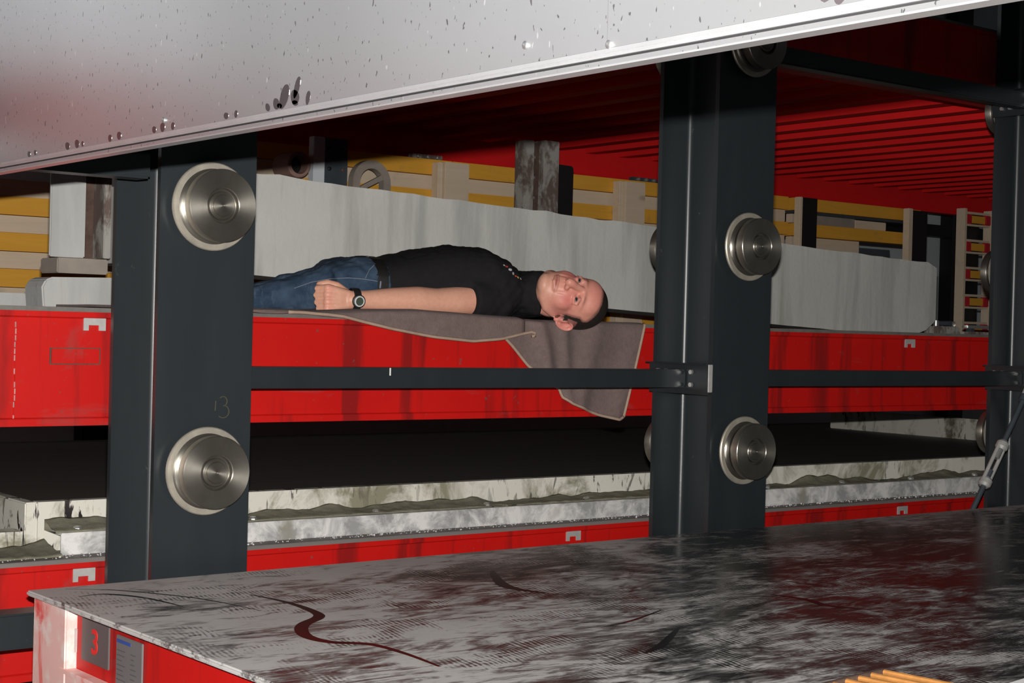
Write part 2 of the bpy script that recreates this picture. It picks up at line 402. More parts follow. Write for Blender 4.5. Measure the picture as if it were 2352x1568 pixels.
rail(XC[2]+CW, XC[3], -.147, -.100, 3.135, 3.185, 'dark square rail between the middle column and right column')
rail(XC[0]+CW, XC[1], -.664, -.593, 3.07, 3.14, 'dark square rail low at the left, behind the corner of pallet number 3', False)
rail(XC[0]+CW, XC[1], .292, .345, 3.066, 3.13, 'dark square rail high at the left, beside the upper roller of left column', False)
rail(XC[2]+CW, XC[3], .783, .834, 3.135, 3.185, 'dark square rail high at the right, under the shadow of the hanging sheet')

# ------------------------------------------------------------------ red casting pallets
def bracket(parent, x, y, z):
    """bare steel plate with a notch cut in its lower edge"""
    w_, h_ = .052, .034; a, b, c = .012, .036, .012
    poly = [(x, z), (x+w_, z), (x+w_, z-h_), (x+b, z-h_), (x+b, z-h_+c), (x+a, z-h_+c), (x+a, z-h_), (x, z-h_)]
    return MB().prism(poly, y-.003, y, 'y').build('notched_plate', M_PLATE, parent)
def far_pallet(label, x0, x1, y0, y1, ztop, zbot, deckmat, brk=(), ribs=False, hr=.12):
    t = empty('casting_pallet', ((x0+x1)/2, (y0+y1)/2, zbot), label, 'pallet', 'red steel casting pallets')
    o = Vector(t.location)
    def part(nm, mb, m, bev=0, **k):
        mb.v = [(a-o.x, b-o.y, c-o.z) for a, b, c in mb.v]; return mb.build(nm, m, t, bev, **k)
    part('deck_plate', MB().box(x0, x1, y0, y1, ztop-.010, ztop), deckmat, .0015)
    # front girder: proud top rim, web, proud bottom rim
    part('front_girder', MB().prism([(y0+.001, ztop-.010), (y0+.001, ztop-.022), (y0+.007, ztop-.025), (y0+.007, zbot+.019), (y0+.001, zbot+.016), (y0+.001, zbot), (y0+.075, zbot), (y0+.075, zbot+.010), (y0+.017, zbot+.012), (y0+.017, ztop-.010)], x0, x1, 'x'), M_RED, .0008)
    part('rear_girder', MB().prism([(y1-.001, ztop-.010), (y1-.001, zbot), (y1-.075, zbot), (y1-.075, zbot+.012), (y1-.017, zbot+.014), (y1-.017, ztop-.010)], x0, x1, 'x'), M_REDD)
    for xx in (x0, x1-.012): part('end_plate', MB().box(xx, xx+.012, y0+.076, y1-.076, zbot+.02, ztop-.010), M_RED)
    n = int((x1-x0)/.238); off = Vector((o.x, o.y, o.z))
    base = None
    if ribs:
        for i in range(n):
            xx = x0+.10+i*.238
            mb = MB().box(-.035, .035, y0+.08, y1-.08, ztop-.010-hr, ztop-.0102); mb.v = [(a, b-o.y, c-o.z) for a, b, c in mb.v]
            if base is None: base = mb.build('rib', M_REDD, t); base.location = (xx-o.x, 0, 0)
            else:
                c = base.copy(); COL.objects.link(c); c.parent = t; c.location = (xx-o.x, 0, 0)
    for bx, bz in brk:
        b = bracket(t, bx-o.x, y0+.007-o.y, bz-o.z)
    return t, o
YP = 3.36
pm, om = far_pallet('red steel pallet that the man lies on, at eye level', -.3, 8.4, YP, 6.6, .022, -.241, M_DIRTY, [(1.402, .005), (2.838, .005), (4.274, .005)])
pl, ol = far_pallet('red steel pallet carrying the cement-caked form, below the lying man', -.3, 8.4, YP, 6.6, -.537, -.80, M_FILM, [(1.391, -.556), (2.820, -.553), (4.259, -.553)])
far_pallet('red steel pallet high over the lying man, ribbed underside showing', .9, 11.5, YP, 6.55, 1.09, .83, M_DIRTY, [], True, .13)
far_pallet('red steel pallet beyond the left edge of the picture', -7.5, .38, 3.6, 6.6, .581, .318, M_DIRTY, [])
# weld seam, welded data plate on the man's pallet
def loc_box(nm, m, b, par, o, bev=0): return MB().box(b[0]-o.x, b[1]-o.x, b[2]-o.y, b[3]-o.y, b[4]-o.z, b[5]-o.z).build(nm, m, par, bev)
for i in range(15):
    z = -.012-i*.0145; q = random.uniform(-.0012, .0012)
    loc_box('weld_seam', M_WELD if random.random() < .75 else M_RED, (1.2472+q, 1.2496+q, YP+.0035, YP+.0072, z-.0142, z), pm, om, .0012)
loc_box('data_plate', M_RED, (1.330, 1.440, YP+.003, YP+.0072, -.103, -.070), pm, om, .001)
for b in ((1.326, 1.3295), (1.4405, 1.443)): loc_box('plate_weld', M_RUST, (b[0], b[1], YP+.005, YP+.0072, -.105, -.068), pm, om)
loc_box('plate_weld', M_RUST, (1.3296, 1.4404, YP+.005, YP+.0072, -.1055, -.1031), pm, om)
loc_box('plate_weld', M_RUST, (1.3296, 1.4404, YP+.005, YP+.0072, -.0699, -.0680), pm, om)

# ------------------------------------------------------------------ near pallet number 3 (turned a degree against the rack)
np_ = empty('casting_pallet', (1.12, 2.932, -.80), 'red steel pallet number 3 with polished dusty deck, in the foreground', 'pallet', 'red steel casting pallets')
np_.rotation_euler = (0, 0, math.radians(1.0))
Z0 = -.80
def nb(nm, m, b, bev=0): return MB().box(b[0], b[1], b[2], b[3], b[4]-Z0, b[5]-Z0).build(nm, m, np_, bev)
nb('deck_plate', M_DECK, (0, 8.0, -2.5, 0, -.532, -.522), .003)
# end channel: recessed web, lower ledge, corner plates
nb('end_web', M_RED, (.034, .046, -2.46, -.16, -.785, -.5322))
nb('end_ledge', M_WORN_OVEREXP, (.010, .0338, -2.46, -.135, -.653, -.645), .001)
nb('lower_end_web', M_WORN_OVEREXP, (.012, .0335, -2.46, -.162, -.785, -.6532))  # pink-white paints in flash overexposure on top of the worn paint
nb('corner_plate', M_WORN_OVEREXP, (.012, .040, -.158, -.008, -.795, -.5322), .003)
nb('rear_girder', M_RED, (.0405, 7.95, -.03, -.008, -.80, -.5322))
nb('front_girder', M_RED, (.0465, 7.95, -2.49, -2.468, -.80, -.5322))
nb('end_plate', M_RED, (7.951, 7.97, -2.45, -.04, -.80, -.5322))
for i in range(10): nb('rib', M_REDD, (.5+i*.75, .56+i*.75, -2.46, -.04, -.66, -.5322))
# notch of bare steel in the corner plate
nb('bare_patch', M_PLATE, (.0295, .0337, -.1625, -.1585, -.615, -.572))
# number tag with cut-out 3, info tag
tg = nb('number_tag', M_TAG, (.0305, .0338, -.303, -.188, -.623, -.546), .001)
cu = bpy.data.curves.new('numeral_three', 'FONT'); cu.body = '3'; cu.size = .062; cu.align_x = 'CENTER'; cu.align_y = 'CENTER'; cu.extrude = .0006; cu.offset = .0012
tmp = bpy.data.objects.new('numeral_tmp', cu); COL.objects.link(tmp)
me3 = bpy.data.meshes.new_from_object(tmp.evaluated_get(bpy.context.evaluated_depsgraph_get())); bpy.data.objects.remove(tmp)
me3.materials.clear(); me3.materials.append(M_TAGRED)
o3 = bpy.data.objects.new('numeral', me3); COL.objects.link(o3); o3.parent = tg
o3.matrix_local = Matrix(((0, 0, -1, .0302), (-1, 0, 0, -.2455), (0, 1, 0, -.585-Z0), (0, 0, 0, 1)))
tg2 = nb('info_tag', M_TAG2, (.0305, .0338, -.436, -.334, -.700, -.553), .001)
MB().box(.0299, .0304, -.392, -.337, -.5655-Z0, -.5595-Z0).build('tag_heading', M_BLUE, tg2)
for i in range(13):
    z = -.578-i*.0085
    for a, b in ((-.338, -.338-random.uniform(.02, .04)), (-.392, -.392-random.uniform(.012, .034))):
        MB().box(.0301, .0304, b, a, z-.0016-Z0, z-Z0).build('tag_line', M_INK, tg2)

# ------------------------------------------------------------------ hanging steel sheet in front, lower edge along Y
PX, PZ = .89, .226
hs = empty('hanging_steel_sheet', (PX, 1.6, PZ), 'large pale grey steel sheet hanging across the top, dark hand prints at its edge', 'steel sheet')
def hb(nm, m, b, bev=0): return MB().box(b[0]-PX, b[1]-PX, b[2]-1.6, b[3]-1.6, b[4]-PZ, b[5]-PZ).build(nm, m, hs, bev)
SY0, SY1, SEAM = .30, 3.0, 1.025
hb('face_panel', M_SHEET, (PX, PX+.012, SEAM+.0003, SY1, PZ+.016, PZ+1.5))
hb('face_panel', M_SHEET, (PX, PX+.012, SY0, SEAM-.0003, PZ+.016, PZ+1.5))
hb('folded_edge', M_EDGE, (PX-.003, PX+.012, SY0, SY1, PZ+.0085, PZ+.0158), .0028)
hb('groove_shade', M_BLK, (PX+.002, PX+.012, SY0, SY1, PZ+.0065, PZ+.0084))  # black strip paints the shade of the groove under the folded edge
hb('lower_strip', M_SHEET, (PX+.0005, PX+.016, SY0, SY1, PZ+.001, PZ+.0064), .0006)
hb('lip', M_EDGE, (PX-.0015, PX+.016, SY0, SY1, PZ, PZ+.0016), .0006)
hb('frame_bar', M_BLK, (PX+.0165, PX+.05, SY0, SY1, PZ+.03, PZ+1.5))
for y, z in ((1.138, .259), (1.891, .257), (1.022, .245)):
    rb = MB().ellip((PX-.001-PX, y-1.6, z-PZ), (.0018, .0040, .0040), None, 16, 8).build('rivet', M_SHEET, hs, smooth='all')
def smear(y, z, w_, h_, tilt):
    poly = []
    for k in range(14):
        a = 2*math.pi*k/14; u, v = w_*math.cos(a)*(1+.15*math.sin(a)), h_*math.sin(a)
        poly.append((y+u*math.cos(tilt)-v*math.sin(tilt)-1.6, z+u*math.sin(tilt)+v*math.cos(tilt)-PZ))
    MB().prism(poly, -.0004, .0003, 'x').build('hand_print', M_OIL, hs)
for y, z, w_, h_, a in ((1.580, .256, .009, .015, .55), (1.552, .2635, .0055, .013, .45), (1.556, .253, .010, .008, .5), (1.527, .2495, .0045, .008, .3), (1.618, .2475, .006, .004, .6), (1.598, .2495, .008, .006, .6),
                        (1.555, .2465, .007, .003, .2), (1.590, .2465, .006, .003, .2), (.776, .262, .010, .018, .5), (.768, .249, .006, .007, .3),
                        (2.36, .2465, .006, .0045, .2), (2.335, .247, .005, .004, .2), (2.21, .2475, .008, .0055, .3), (2.175, .248, .008, .006, .3), (2.155, .2465, .004, .004, .2), (2.06, .247, .006, .005, .2), (2.03, .248, .007, .0055, .2),
                        (1.92, .247, .006, .0045, .2), (1.895, .248, .007, .006, .2), (1.865, .247, .005, .005, .2), (1.72, .247, .006, .004, .2), (1.695, .247, .004, .0045, .2)):
    smear(y, z, w_, h_, a)
for y in (.6, 1.6, 2.6): hb('hanger_rod', M_ZINC, (PX+.02, PX+.034, y-.007, y+.007, PZ+1.501, 4.5))

M_WIPE = plain('wiped_bare_deck_steel', (.045, .040, .042), .2, .8, .5, .3, 12)
def deck_pt(px, py):
    d = R_*(px-1176) - U_*(py-784) + F_*3627; k = -.5216/d.z; p = d*k
    c, s = math.cos(math.radians(1)), math.sin(math.radians(1)); x, y = p.x-1.12, p.y-2.932
    return Vector((x*c+y*s, -x*s+y*c, 0))
def wipe(pts, w0):
    P_ = [deck_pt(*p) for p in pts]; out = []
    for i in range(len(P_)-1):
        p0, p1_, p2_, p3_ = P_[max(i-1, 0)], P_[i], P_[i+1], P_[min(i+2, len(P_)-1)]
        for k in range(8):
            t = k/8; out.append(.5*((2*p1_)+(p2_-p0)*t+(2*p0-5*p1_+4*p2_-p3_)*t*t+(3*p1_-p0-3*p2_+p3_)*t**3))
    out.append(P_[-1]); n = len(out); vs = []
    for i, p in enumerate(out):
        d = (out[min(i+1, n-1)]-out[max(i-1, 0)]).normalized(); q = Vector((-d.y, d.x, 0)); w_ = w0*(.25+.75*math.sin(math.pi*i/(n-1)))
        vs += [tuple(p+q*w_+Vector((0, 0, .2784))), tuple(p-q*w_+Vector((0, 0, .2784)))]
    MB().add(vs, [(2*i, 2*i+1, 2*i+3, 2*i+2) for i in range(n-1)]).build('wiped_streak', M_WIPE, np_)
wipe([(575, 1365), (640, 1378), (690, 1392), (728, 1408), (730, 1418), (700, 1432), (692, 1446), (708, 1462), (760, 1474), (850, 1479), (930, 1500), (1010, 1530)], .012)
wipe([(150, 1352), (250, 1354), (350, 1362), (470, 1376), (600, 1402)], .004)
wipe([(1130, 1310), (1150, 1338), (1185, 1352), (1260, 1362)], .014)
wipe([(1770, 1364), (1850, 1376), (1900, 1390), (2000, 1400)], .010)
wipe([(180, 1370), (240, 1364), (330, 1372), (420, 1392)], .006)
wipe([(1480, 1500), (1520, 1480), (1560, 1440)], .008)
wipe([(1380, 1440), (1450, 1425), (1520, 1400)], .004)

# ------------------------------------------------------------------ concrete on the man's pallet
DZ = .022
def irregular(o, amp, scale, keep=None):
    for v in o.data.vertices:
        d = noise.noise_vector(v.co*scale)*amp
        if keep is None or keep(v.co): v.co += d
def gridbox(nx, nz, poly_top, poly_bot, y0, y1):
    """slab: rows of (x,z) along top and bottom outlines, thick in y"""
    mb = MB(); n = len(poly_top); m = nz+1
    vs = []
    for y in (y0, y1):
        for (xt, zt), (xb, zb) in zip(poly_top, poly_bot):
            for k in range(m):
                q = k/nz; vs.append((xb+(xt-xb)*q, y, zb+(zt-zb)*q))
    fs = []; off = n*m
    for i in range(n-1):
        for k in range(nz):
            a = i*m+k; fs += [(a, a+m, a+m+1, a+1), (off+a, off+a+1, off+a+m+1, off+a+m)]
        a = i*m; fs += [(a, off+a, off+a+m, a+m), (a+nz, a+nz+m, off+a+nz+m, off+a+nz)]
    for k in range(nz):
        a = k; fs.append((a, a+1, off+a+1, off+a)); a = (n-1)*m+k; fs.append((a, off+a, off+a+1, a+1))
    return mb.add(vs, fs)
N = 60
tops = []; bots = []
for i in range(N+1):
    q = i/N; x = 1.80+(5.335-1.80)*q
    zt = .427-(x-2.198)*.0375; zb = .134-(x-2.206)*.0426
    jig = .006*noise.noise(Vector((x*9, 3, 1)))+.004*noise.noise(Vector((x*31, 1, 7)))
    if x > 5.28: zt -= (x-5.28)*.30
    if x > 5.23: zb = max(zb, DZ)+((x-5.23)/.105)**1.5*.055
    tops.append((x, zt+jig)); bots.append((x, max(zb, DZ+.0005)+.002*noise.noise(Vector((x*14, 5, 2)))*(x < 4.7)))
sl = gridbox(N, 8, tops, bots, 4.05, 4.27)
so = sl.build('concrete_slab', M_CONC, None, 0, smooth=True)
tag(so, 'long grey precast concrete slab leaning down to the right, behind the lying man', 'concrete slab')
# packers holding up the slab's left end
for x, zt, lab in ((1.95, .143, 'grimy timber packer under the raised end of the long concrete slab'), (3.10, .094, 'grimy timber packer under the middle of the long concrete slab')):
    tag(MB().box(x, x+.10, 4.06, 4.26, DZ, zt).build('timber_packer', M_OLIV, None, .004), lab, 'timber', 'packers under the concrete slab')
# block stack at the left
cb = MB().prism([(1.517, DZ), (1.512, .075), (1.522, .094), (1.540, .101), (1.95, .112), (1.95, DZ)], 3.9, 4.02, 'y').build('concrete_block', M_CONC2, None, .004)
tag(cb, 'small pale concrete block with rounded corner, at the bottom of the left stack', 'concrete block')
wb = MB().box(1.553, 1.690, 3.905, 4.02, .1125, .152).build('wooden_block', M_GRIM, None, .003); wb.location.z = 0
tag(wb, 'grey weathered wooden block between concrete block and hanging steel channel', 'wooden block')
ch = empty('steel_channel', (1.60, 3.93, .153), 'short upright steel channel with grey face and rusty inside, on the wooden block', 'steel channel')
MB().prism([(-.070, -.03), (.024, -.03), (.024, -.020), (-.070, -.020)], 0, .30, 'z').build('front_face', M_CONC2, ch, .003)
MB().box(.0145, .0238, -.0195, .07, 0, .30).build('web', M_RUST, ch, .001)
MB().box(.0242, .078, .048, .066, 0, .30).build('rear_face', M_RUST, ch, .001)
MB().box(.0785, .098, -.02, .06, .002, .30).build('side_strip', M_SPAT, ch, .002)
lab = ['flat grey steel offcut lying at the far left of the eye-level pallet', 'pale concrete offcut beside the rounded concrete block at the left']
tag(MB().box(1.34, 1.46, 4.1, 4.2, DZ, .058).build('steel_offcut', M_BLUS, None, .003), lab[0], 'offcut')
tag(MB().box(1.475, 1.560, 4.12, 4.22, DZ, .060).build('concrete_offcut', M_CONC2, None, .003), lab[1], 'offcut')

# ------------------------------------------------------------------ timber formwork standing on the man's pallet
def panel(name, label, x0, x1, y, rows, posts, cuts=None):
    t = empty(name, ((x0+x1)/2, y, DZ), label, 'formwork', 'timber formwork panels behind the slab'); o = Vector(t.location)
    for z0, z1, m, dy in rows:
        xs = [x0] + ([c for c in (cuts or []) if x0 < c < x1]) + [x1]
        for a, b in zip(xs[:-1], xs[1:]):
            MB().box(a+.001-o.x, b-.001-o.x, -dy, .05, z0-o.z, z1-o.z).build('plank', m, t, .003)
    for px0, px1, py0, py1, pz0, pz1, m in posts:
        MB().box(px0-o.x, px1-o.x, py0-o.y, py1-o.y, pz0-o.z, pz1-o.z).build('post', m, t, .003)
    return t
def rows(zt, n, first=0):
    r = []; z = zt
    for i in range(n):
        h = .066 if (i+first) % 2 == 0 else .062
        r.append((max(z-h, DZ+.002), z-.0012, M_YEL if (i+first) % 2 == 0 else M_PALE, .035 if (i+first) % 2 == 0 else .012)); z -= h+.0008
        if z < DZ+.02: break
    return r
YT = 5.6
panel('timber_formwork', 'stacked yellow and pale timbers at the far left, behind the steel channel', .6, 2.75, YT, rows(.490, 7, 1), [(2.62, 2.70, 5.53, 5.564, DZ, .5, M_PALE)], [1.5])
panel('timber_formwork', 'yellow and pale timber formwork behind the middle of the concrete slab', 2.76, 6.10, YT, rows(.716, 11, 0),
      [(3.885, 4.012, 5.50, 5.564, DZ, .702, M_PALE), (3.858, 3.882, 5.515, 5.564, DZ, .700, M_PALE), (4.915, 5.040, 5.50, 5.564, DZ, .700, M_PALE), (4.89, 4.913, 5.515, 5.564, DZ, .70, M_PALE)], [3.97, 5.0])
rr = [(.652, .716, M_YEL, .035), (.637, .650, M_BLUS, .02), (.520, .584, M_YEL, .035)]
tp = panel('timber_formwork', 'open yellow timber formwork behind the right end of concrete slab', 6.15, 7.18, YT, rr,
      [(6.100, 6.122, 5.49, 5.53, DZ, .712, M_PALE), (6.124, 6.245, 5.50, 5.53, DZ, .712, M_BLK), (6.975, 7.012, 5.49, 5.53, DZ, .712, M_PALE), (7.014, 7.15, 5.50, 5.53, DZ, .705, M_BLK)])
for b, m in (((6.16, 6.30, .588, .634), M_PALE), ((6.302, 6.66, .586, .636), M_GRIM), ((6.664, 6.92, .588, .632), M_PALE), ((6.16, 6.70, .40, .517), M_PALE), ((6.705, 6.96, .40, .485), M_BLUS), ((6.16, 7.0, .10, .398), M_OLIV)):
    MB().box(b[0]-tp.location.x, b[1]-tp.location.x, .0, .04, b[2]-DZ, b[3]-DZ).build('infill_board', m, tp, .002)
# ladder of beam ends
ld = empty('beam_end_frame', (7.72, YT, DZ), 'ladder-like stack of yellow beam ends with red caps, beside the right column', 'formwork')
for a in (-.140, .116): MB().box(a, a+.022, -.03, .03, 0, .735).build('post', M_PALE, ld, .002)
for i in range(5):
    z = .010+i*.158
    b = MB().box(-.065, .065, -.022, .0, z+.012, z+.055).build('beam_end', M_YEL, ld, .003)
    for nm, x0, x1 in (('end_cap', -.113, -.066), ('end_cap', .066, .113)): MB().box(x0, x1, -.026, .0, z+.006, z+.062).build(nm, M_ENDRED, b, .003)
    MB().box(-.113, .113, -.02, .0, z-.006, z+.0055).build('flange', M_PALE, b); MB().box(-.113, .113, -.02, .0, z+.0625, z+.076).build('flange', M_PALE, b)
MB().box(-.113, .113, .055, .075, 0, .70).build('backing', M_BLK, ld)
# standing bits between slab and timbers
wl = empty('steel_waler', (4.15, 5.2, DZ), 'cement-spattered double steel waler standing upright above the slab', 'steel profile')
for a, b in ((-.095, -.045), (.008, .090)): MB().box(a, b, -.03, .04, 0, .765 if a < 0 else .772).build('channel', M_SPAT, wl, .003)
MB().box(-.044, .007, .005, .02, 0, .760).build('batten', M_RUST, wl)
for i in range(5): MB().lathe([(.006, 0), (.006, .004), (.002, .005)], 10, -1).build('rivet', M_ZINC, wl, loc=(-.02, .005, .36+i*.085))
bxk = MB().prism([(4.244, DZ), (4.338, DZ), (4.338, .690), (4.330, .700), (4.252, .702), (4.244, .694)], 5.19, 5.26, 'y').build('black_steel_box', M_BLK, None, .003)
tag(bxk, 'black upright steel box beside the spattered double waler', 'steel box')
bs = empty('slate_steel_profile', (3.20, 5.3, DZ), 'slate-coloured upright steel profile left of the wooden arch', 'steel profile')
MB().box(-.085, -.035, -.01, .03, 0, .70).build('pale_flange', M_WALL, bs, .002)
MB().box(-.034, .075, 0, .03, 0, .70).build('web', M_BLUS, bs, .002)
for z in (.42, .50, .58, .66):
    for x in (-.01, .05): MB().lathe([(.008, 0), (.008, .006), (.003, .008)], 10, -1).build('bolt', M_BLK if x < 0 else M_RUST, bs, loc=(x, 0, z))
ar = empty('wooden_arch', (3.365, 5.28, .43), 'grey weathered curved wooden former above the slab', 'wooden former')
pts_o = [(.088*math.cos(a), .13+.088*math.sin(a)) for a in [math.pi*k/16 for k in range(17)]]; pts_i = [(.055*math.cos(a), .13+.055*math.sin(a)) for a in [math.pi*k/16 for k in range(16, -1, -1)]]
MB().prism([(.088, -.408)] + pts_o + [(-.088, -.408), (-.055, -.408)] + pts_i + [(.055, -.408)], -.02, .02, 'y').build('arch', M_GRIM, ar, .002)
MB().box(-.054, .054, .0, .015, -.408, .06).build('back_board', M_BLK, ar)
MB().prism([(-.054, .09), (.054, .145), (.050, .165), (-.050, .112)], -.016, -.001, 'y').build('brace', M_GRIM, ar)
MB().box(.020, .040, -.0215, .0, -.408, .10).build('batten', M_PALE, ar)
pp = empty('clay_pipe', (3.03, 5.25, .602), 'short reddish pipe end poking up above the slab at the left', 'pipe')
ring = MB().lathe([(.036, 0), (.046, .0), (.050, .004), (.050, .12), (.036, .12), (.036, .0)], 32, 1, False).build('pipe_wall', plain('pink_clay', (.30, .18, .15), .8), pp, smooth=True)
MB().lathe([(.001, .05), (.0355, .05), (.0355, .055), (.001, .055)], 24, 1).build('hole_shade', M_BLK, pp)  # black disc paints the shade inside the open pipe
MB().box(-.03, .03, .02, .09, -.602+DZ, -.051).build('stand', M_OLIV, pp)
for lab, x0, x1, z, m in (('small grey steel clamp lying on top of the middle formwork, left', 3.765, 3.925, .7165, M_SPAT), ('small dark steel clamp lying on top of the middle formwork, right', 5.03, 5.19, .7165, M_BLUS)):
    c = empty('steel_clamp', ((x0+x1)/2, 5.58, z), lab, 'clamp', 'clamps on the formwork')
    MB().box(-.08, .08, 0, .03, 0, .018).build('bar', m, c, .002)
    for q in (-.05, .0, .05): MB().lathe([(.009, 0), (.009, .01), (.004, .012)], 8, -1).build('stud', M_ZINC, c, loc=(q, -.0005, .009))
# clutter at the slab's right end
for lab, x, y, kind in (('grey steel shuttering magnet at the foot of concrete slab, nearest the slab', 5.50, 4.15, 0), ('grey steel shuttering magnet right of the first one', 5.66, 4.25, 1), ('low zinc steel bar lying left of the right column', 5.86, 4.2, 2)):
    c = empty('shuttering_magnet' if kind < 2 else 'steel_bar', (x, y, DZ), lab, 'magnet' if kind < 2 else 'steel bar')
    if kind < 2:
        MB().box(-.07, .07, -.03, .03, 0, .035).build('body', M_SPAT, c, .004)
        MB().tube([(-.03, 0, .0355), (-.03, 0, .058)], .012, 12).build('knob', M_ZINC, c, smooth=True)
        MB().tube([(.035, -.025, .0475), (.035, .03, .0475)], .011, 12).build('pin', M_ZINC if kind else M_BLUS, c, smooth=True)
    else:
        MB().box(-.12, .14, -.02, .02, 0, .016).build('lower_bar', M_SPAT, c, .002); MB().box(-.12, .14, -.012, .02, .030, .044).build('upper_bar', M_ZINC, c, .003)
        for q in (-.09, .10): MB().box(q, q+.02, -.01, .018, .0162, .0298).build('spacer', M_BLUS, c)
# dark frame against the back wall
for x, lab in ((10.14, 'dark steel post against the grey back wall, seen right of the concrete slab'),):
    p = empty('wall_post', (x, 7.56, FZ), lab, 'post')
    MB().box(0, .19, 0, .12, 0, 5.9).build('shaft', M_BLK, p, .004); MB().box(-.05, .24, -.05, .139, 0, .02).build('foot', M_BLK, p)
tr = empty('wall_beam', (9.5, 7.42, .775), 'dark horizontal steel beam in front of the grey back wall', 'beam')
MB().box(-6.5, 2.4, 0, .12, .0, .085).build('web', M_BLK, tr, .004)
for x in (-6.4, 2.1): MB().box(x, x+.2, .01, .11, FZ-.775, -.001).build('leg', M_BLK, tr)

# ------------------------------------------------------------------ caked form on the lower pallet
LZ = -.537
def fbox(name, label, mat, b, bev=.003): return tag(MB().box(*b).build(name, mat, None, bev), label, 'form board', 'boards of the casting form')
def edgeboard(name, label, x0, x1, y0, y1, z0, z1, nx):
    o = gridbox(nx, 6, [(x0+(x1-x0)*i/nx, z1) for i in range(nx+1)], [(x0+(x1-x0)*i/nx, z0) for i in range(nx+1)], y0, y1).build(name, M_FORM, None, 0, smooth=True)
    return tag(o, label, 'form board', 'boards of the casting form')
edgeboard('form_board', 'long pale form board with black drips, along the front of the lower pallet', 1.36, 7.2, 3.50, 3.53, LZ, -.424, 60)
fbox('form_board', 'pale stained form board closing the left end of the casting form', M_FORM, (1.33, 1.3595, 3.50, 6.2, LZ, -.424))
fbox('form_board', 'pale form board closing the right end of the casting form', M_FORM, (7.201, 7.23, 3.50, 6.2, LZ, -.424))
# steel angles in front of the board
for lab, x0, x1, zt in (('white-caked steel angle at the left end of the casting form', 1.384, 1.83, -.487), ('long white-caked steel angle along the middle of the casting form', 1.834, 3.30, -.489), ('white-caked steel angle at the right of the casting form', 3.304, 5.6, -.485)):
    a = empty('steel_angle', ((x0+x1)/2, 3.44, LZ), lab, 'steel angle', 'angles along the casting form')
    h = zt-LZ; l = (x1-x0)/2
    MB().prism([(-.022, 0), (-.022, h), (.052, h), (.052, h-.006), (-.015, h-.006), (-.015, 0)], -l, l, 'x').build('angle', M_CAKE, a, .0015)
    for q in range(max(2, int((x1-x0)/.36))):
        xx = -l+.05+q*.36
        if xx < l: MB().lathe([(.011, 0), (.011, .006), (.008, .010), (.001, .011)], 8, -1).build('bolt', M_ZINC, a).matrix_local = Matrix.Translation((xx, .01, h+.0002)) @ Matrix.Rotation(-math.pi/2, 4, 'X')
# sludge lumps between angle and board, crumbs on the deck edge
def heap(name, label, n, fn, mat, size):
    mb = MB()
    for i in range(n):
        x, y, z = fn(i); s = random.uniform(*size)
        rot = Matrix.Rotation(random.uniform(0, 6), 3, Vector((random.random(), random.random(), 1)).normalized())
        mb.ellip((x, y, z), (s*random.uniform(.8, 1.8), s, s*random.uniform(.4, .8)), rot, 6, 4)
    o = mb.build(name, mat, None, smooth='all'); tag(o, label, 'debris', None, 'stuff'); return o
def sludge_strip(name, label, x0, x1, nx, ya, yb, zbase, hmax, seed, front=None):
    ny = 9; vs = []; fs = []
    for i in range(nx+1):
        x = x0+(x1-x0)*i/nx
        k = max(0, .35+.9*noise.noise(Vector((x*3.1, seed, 0)))+.5*noise.noise(Vector((x*11, seed, 3))))
        drip = max(0, noise.noise(Vector((x*4.3, seed+9, 1)))-.28)*2.2 if front else 0
        y0_ = ya+.012*noise.noise(Vector((x*17, seed, 5)))-(.004 if drip > 0 else 0)
        for j in range(ny+1):
            q = j/ny; y = y0_+(yb-y0_)*q
            z = zbase+hmax*k*(q**1.4)+.003*noise.noise(Vector((x*45, y*60, seed)))+.0016*abs(noise.noise(Vector((x*120, y*120, seed))))
            if j == 0: z = zbase-.001-drip*.03
            vs.append((x, y, z))
    m = ny+1
    for i in range(nx):
        for j in range(ny): fs.append((i*m+j, (i+1)*m+j, (i+1)*m+j+1, i*m+j+1))
    n0 = len(vs)
    vs += [(x0+(x1-x0)*i/nx, yy, zbase-.004) for i in range(nx+1) for yy in (ya, yb)]
    for i in range(nx):
        a, b_2 = n0+2*i, n0+2*i+2
        fs += [(a, a+1, b_2+1, b_2), (i*m, a, b_2, (i+1)*m), (i*m+ny, (i+1)*m+ny, b_2+1, a+1)]
    o = MB().add(vs, fs).build(name, M_SLUD, None, smooth='all'); return tag(o, label, 'debris', None, 'stuff')
sludge_strip('cement_sludge', 'olive cement sludge lying on the steel angles against the form board', 1.375, 5.55, 420, 3.432, 3.4985, -.4845, .030, 2.0, True)
heap('cement_crumbs', 'grey cement crumbs along the front edge of the lower pallet', 900, lambda i: (random.uniform(.6, 5.5), random.uniform(3.365, 3.412), LZ+.003), M_CAKE, (.001, .0028))
sludge_strip('cement_sludge', 'olive cement sludge on the lower pallet left of the form', .4, 1.375, 120, 3.385, 3.4985, LZ+.006, .028, 5.0)
lb = edgeboard('form_board', 'low caked ledge board left of the casting form', .3, 1.325, 3.50, 3.56, LZ+.005, -.488, 14); irregular(lb, .004, 20)

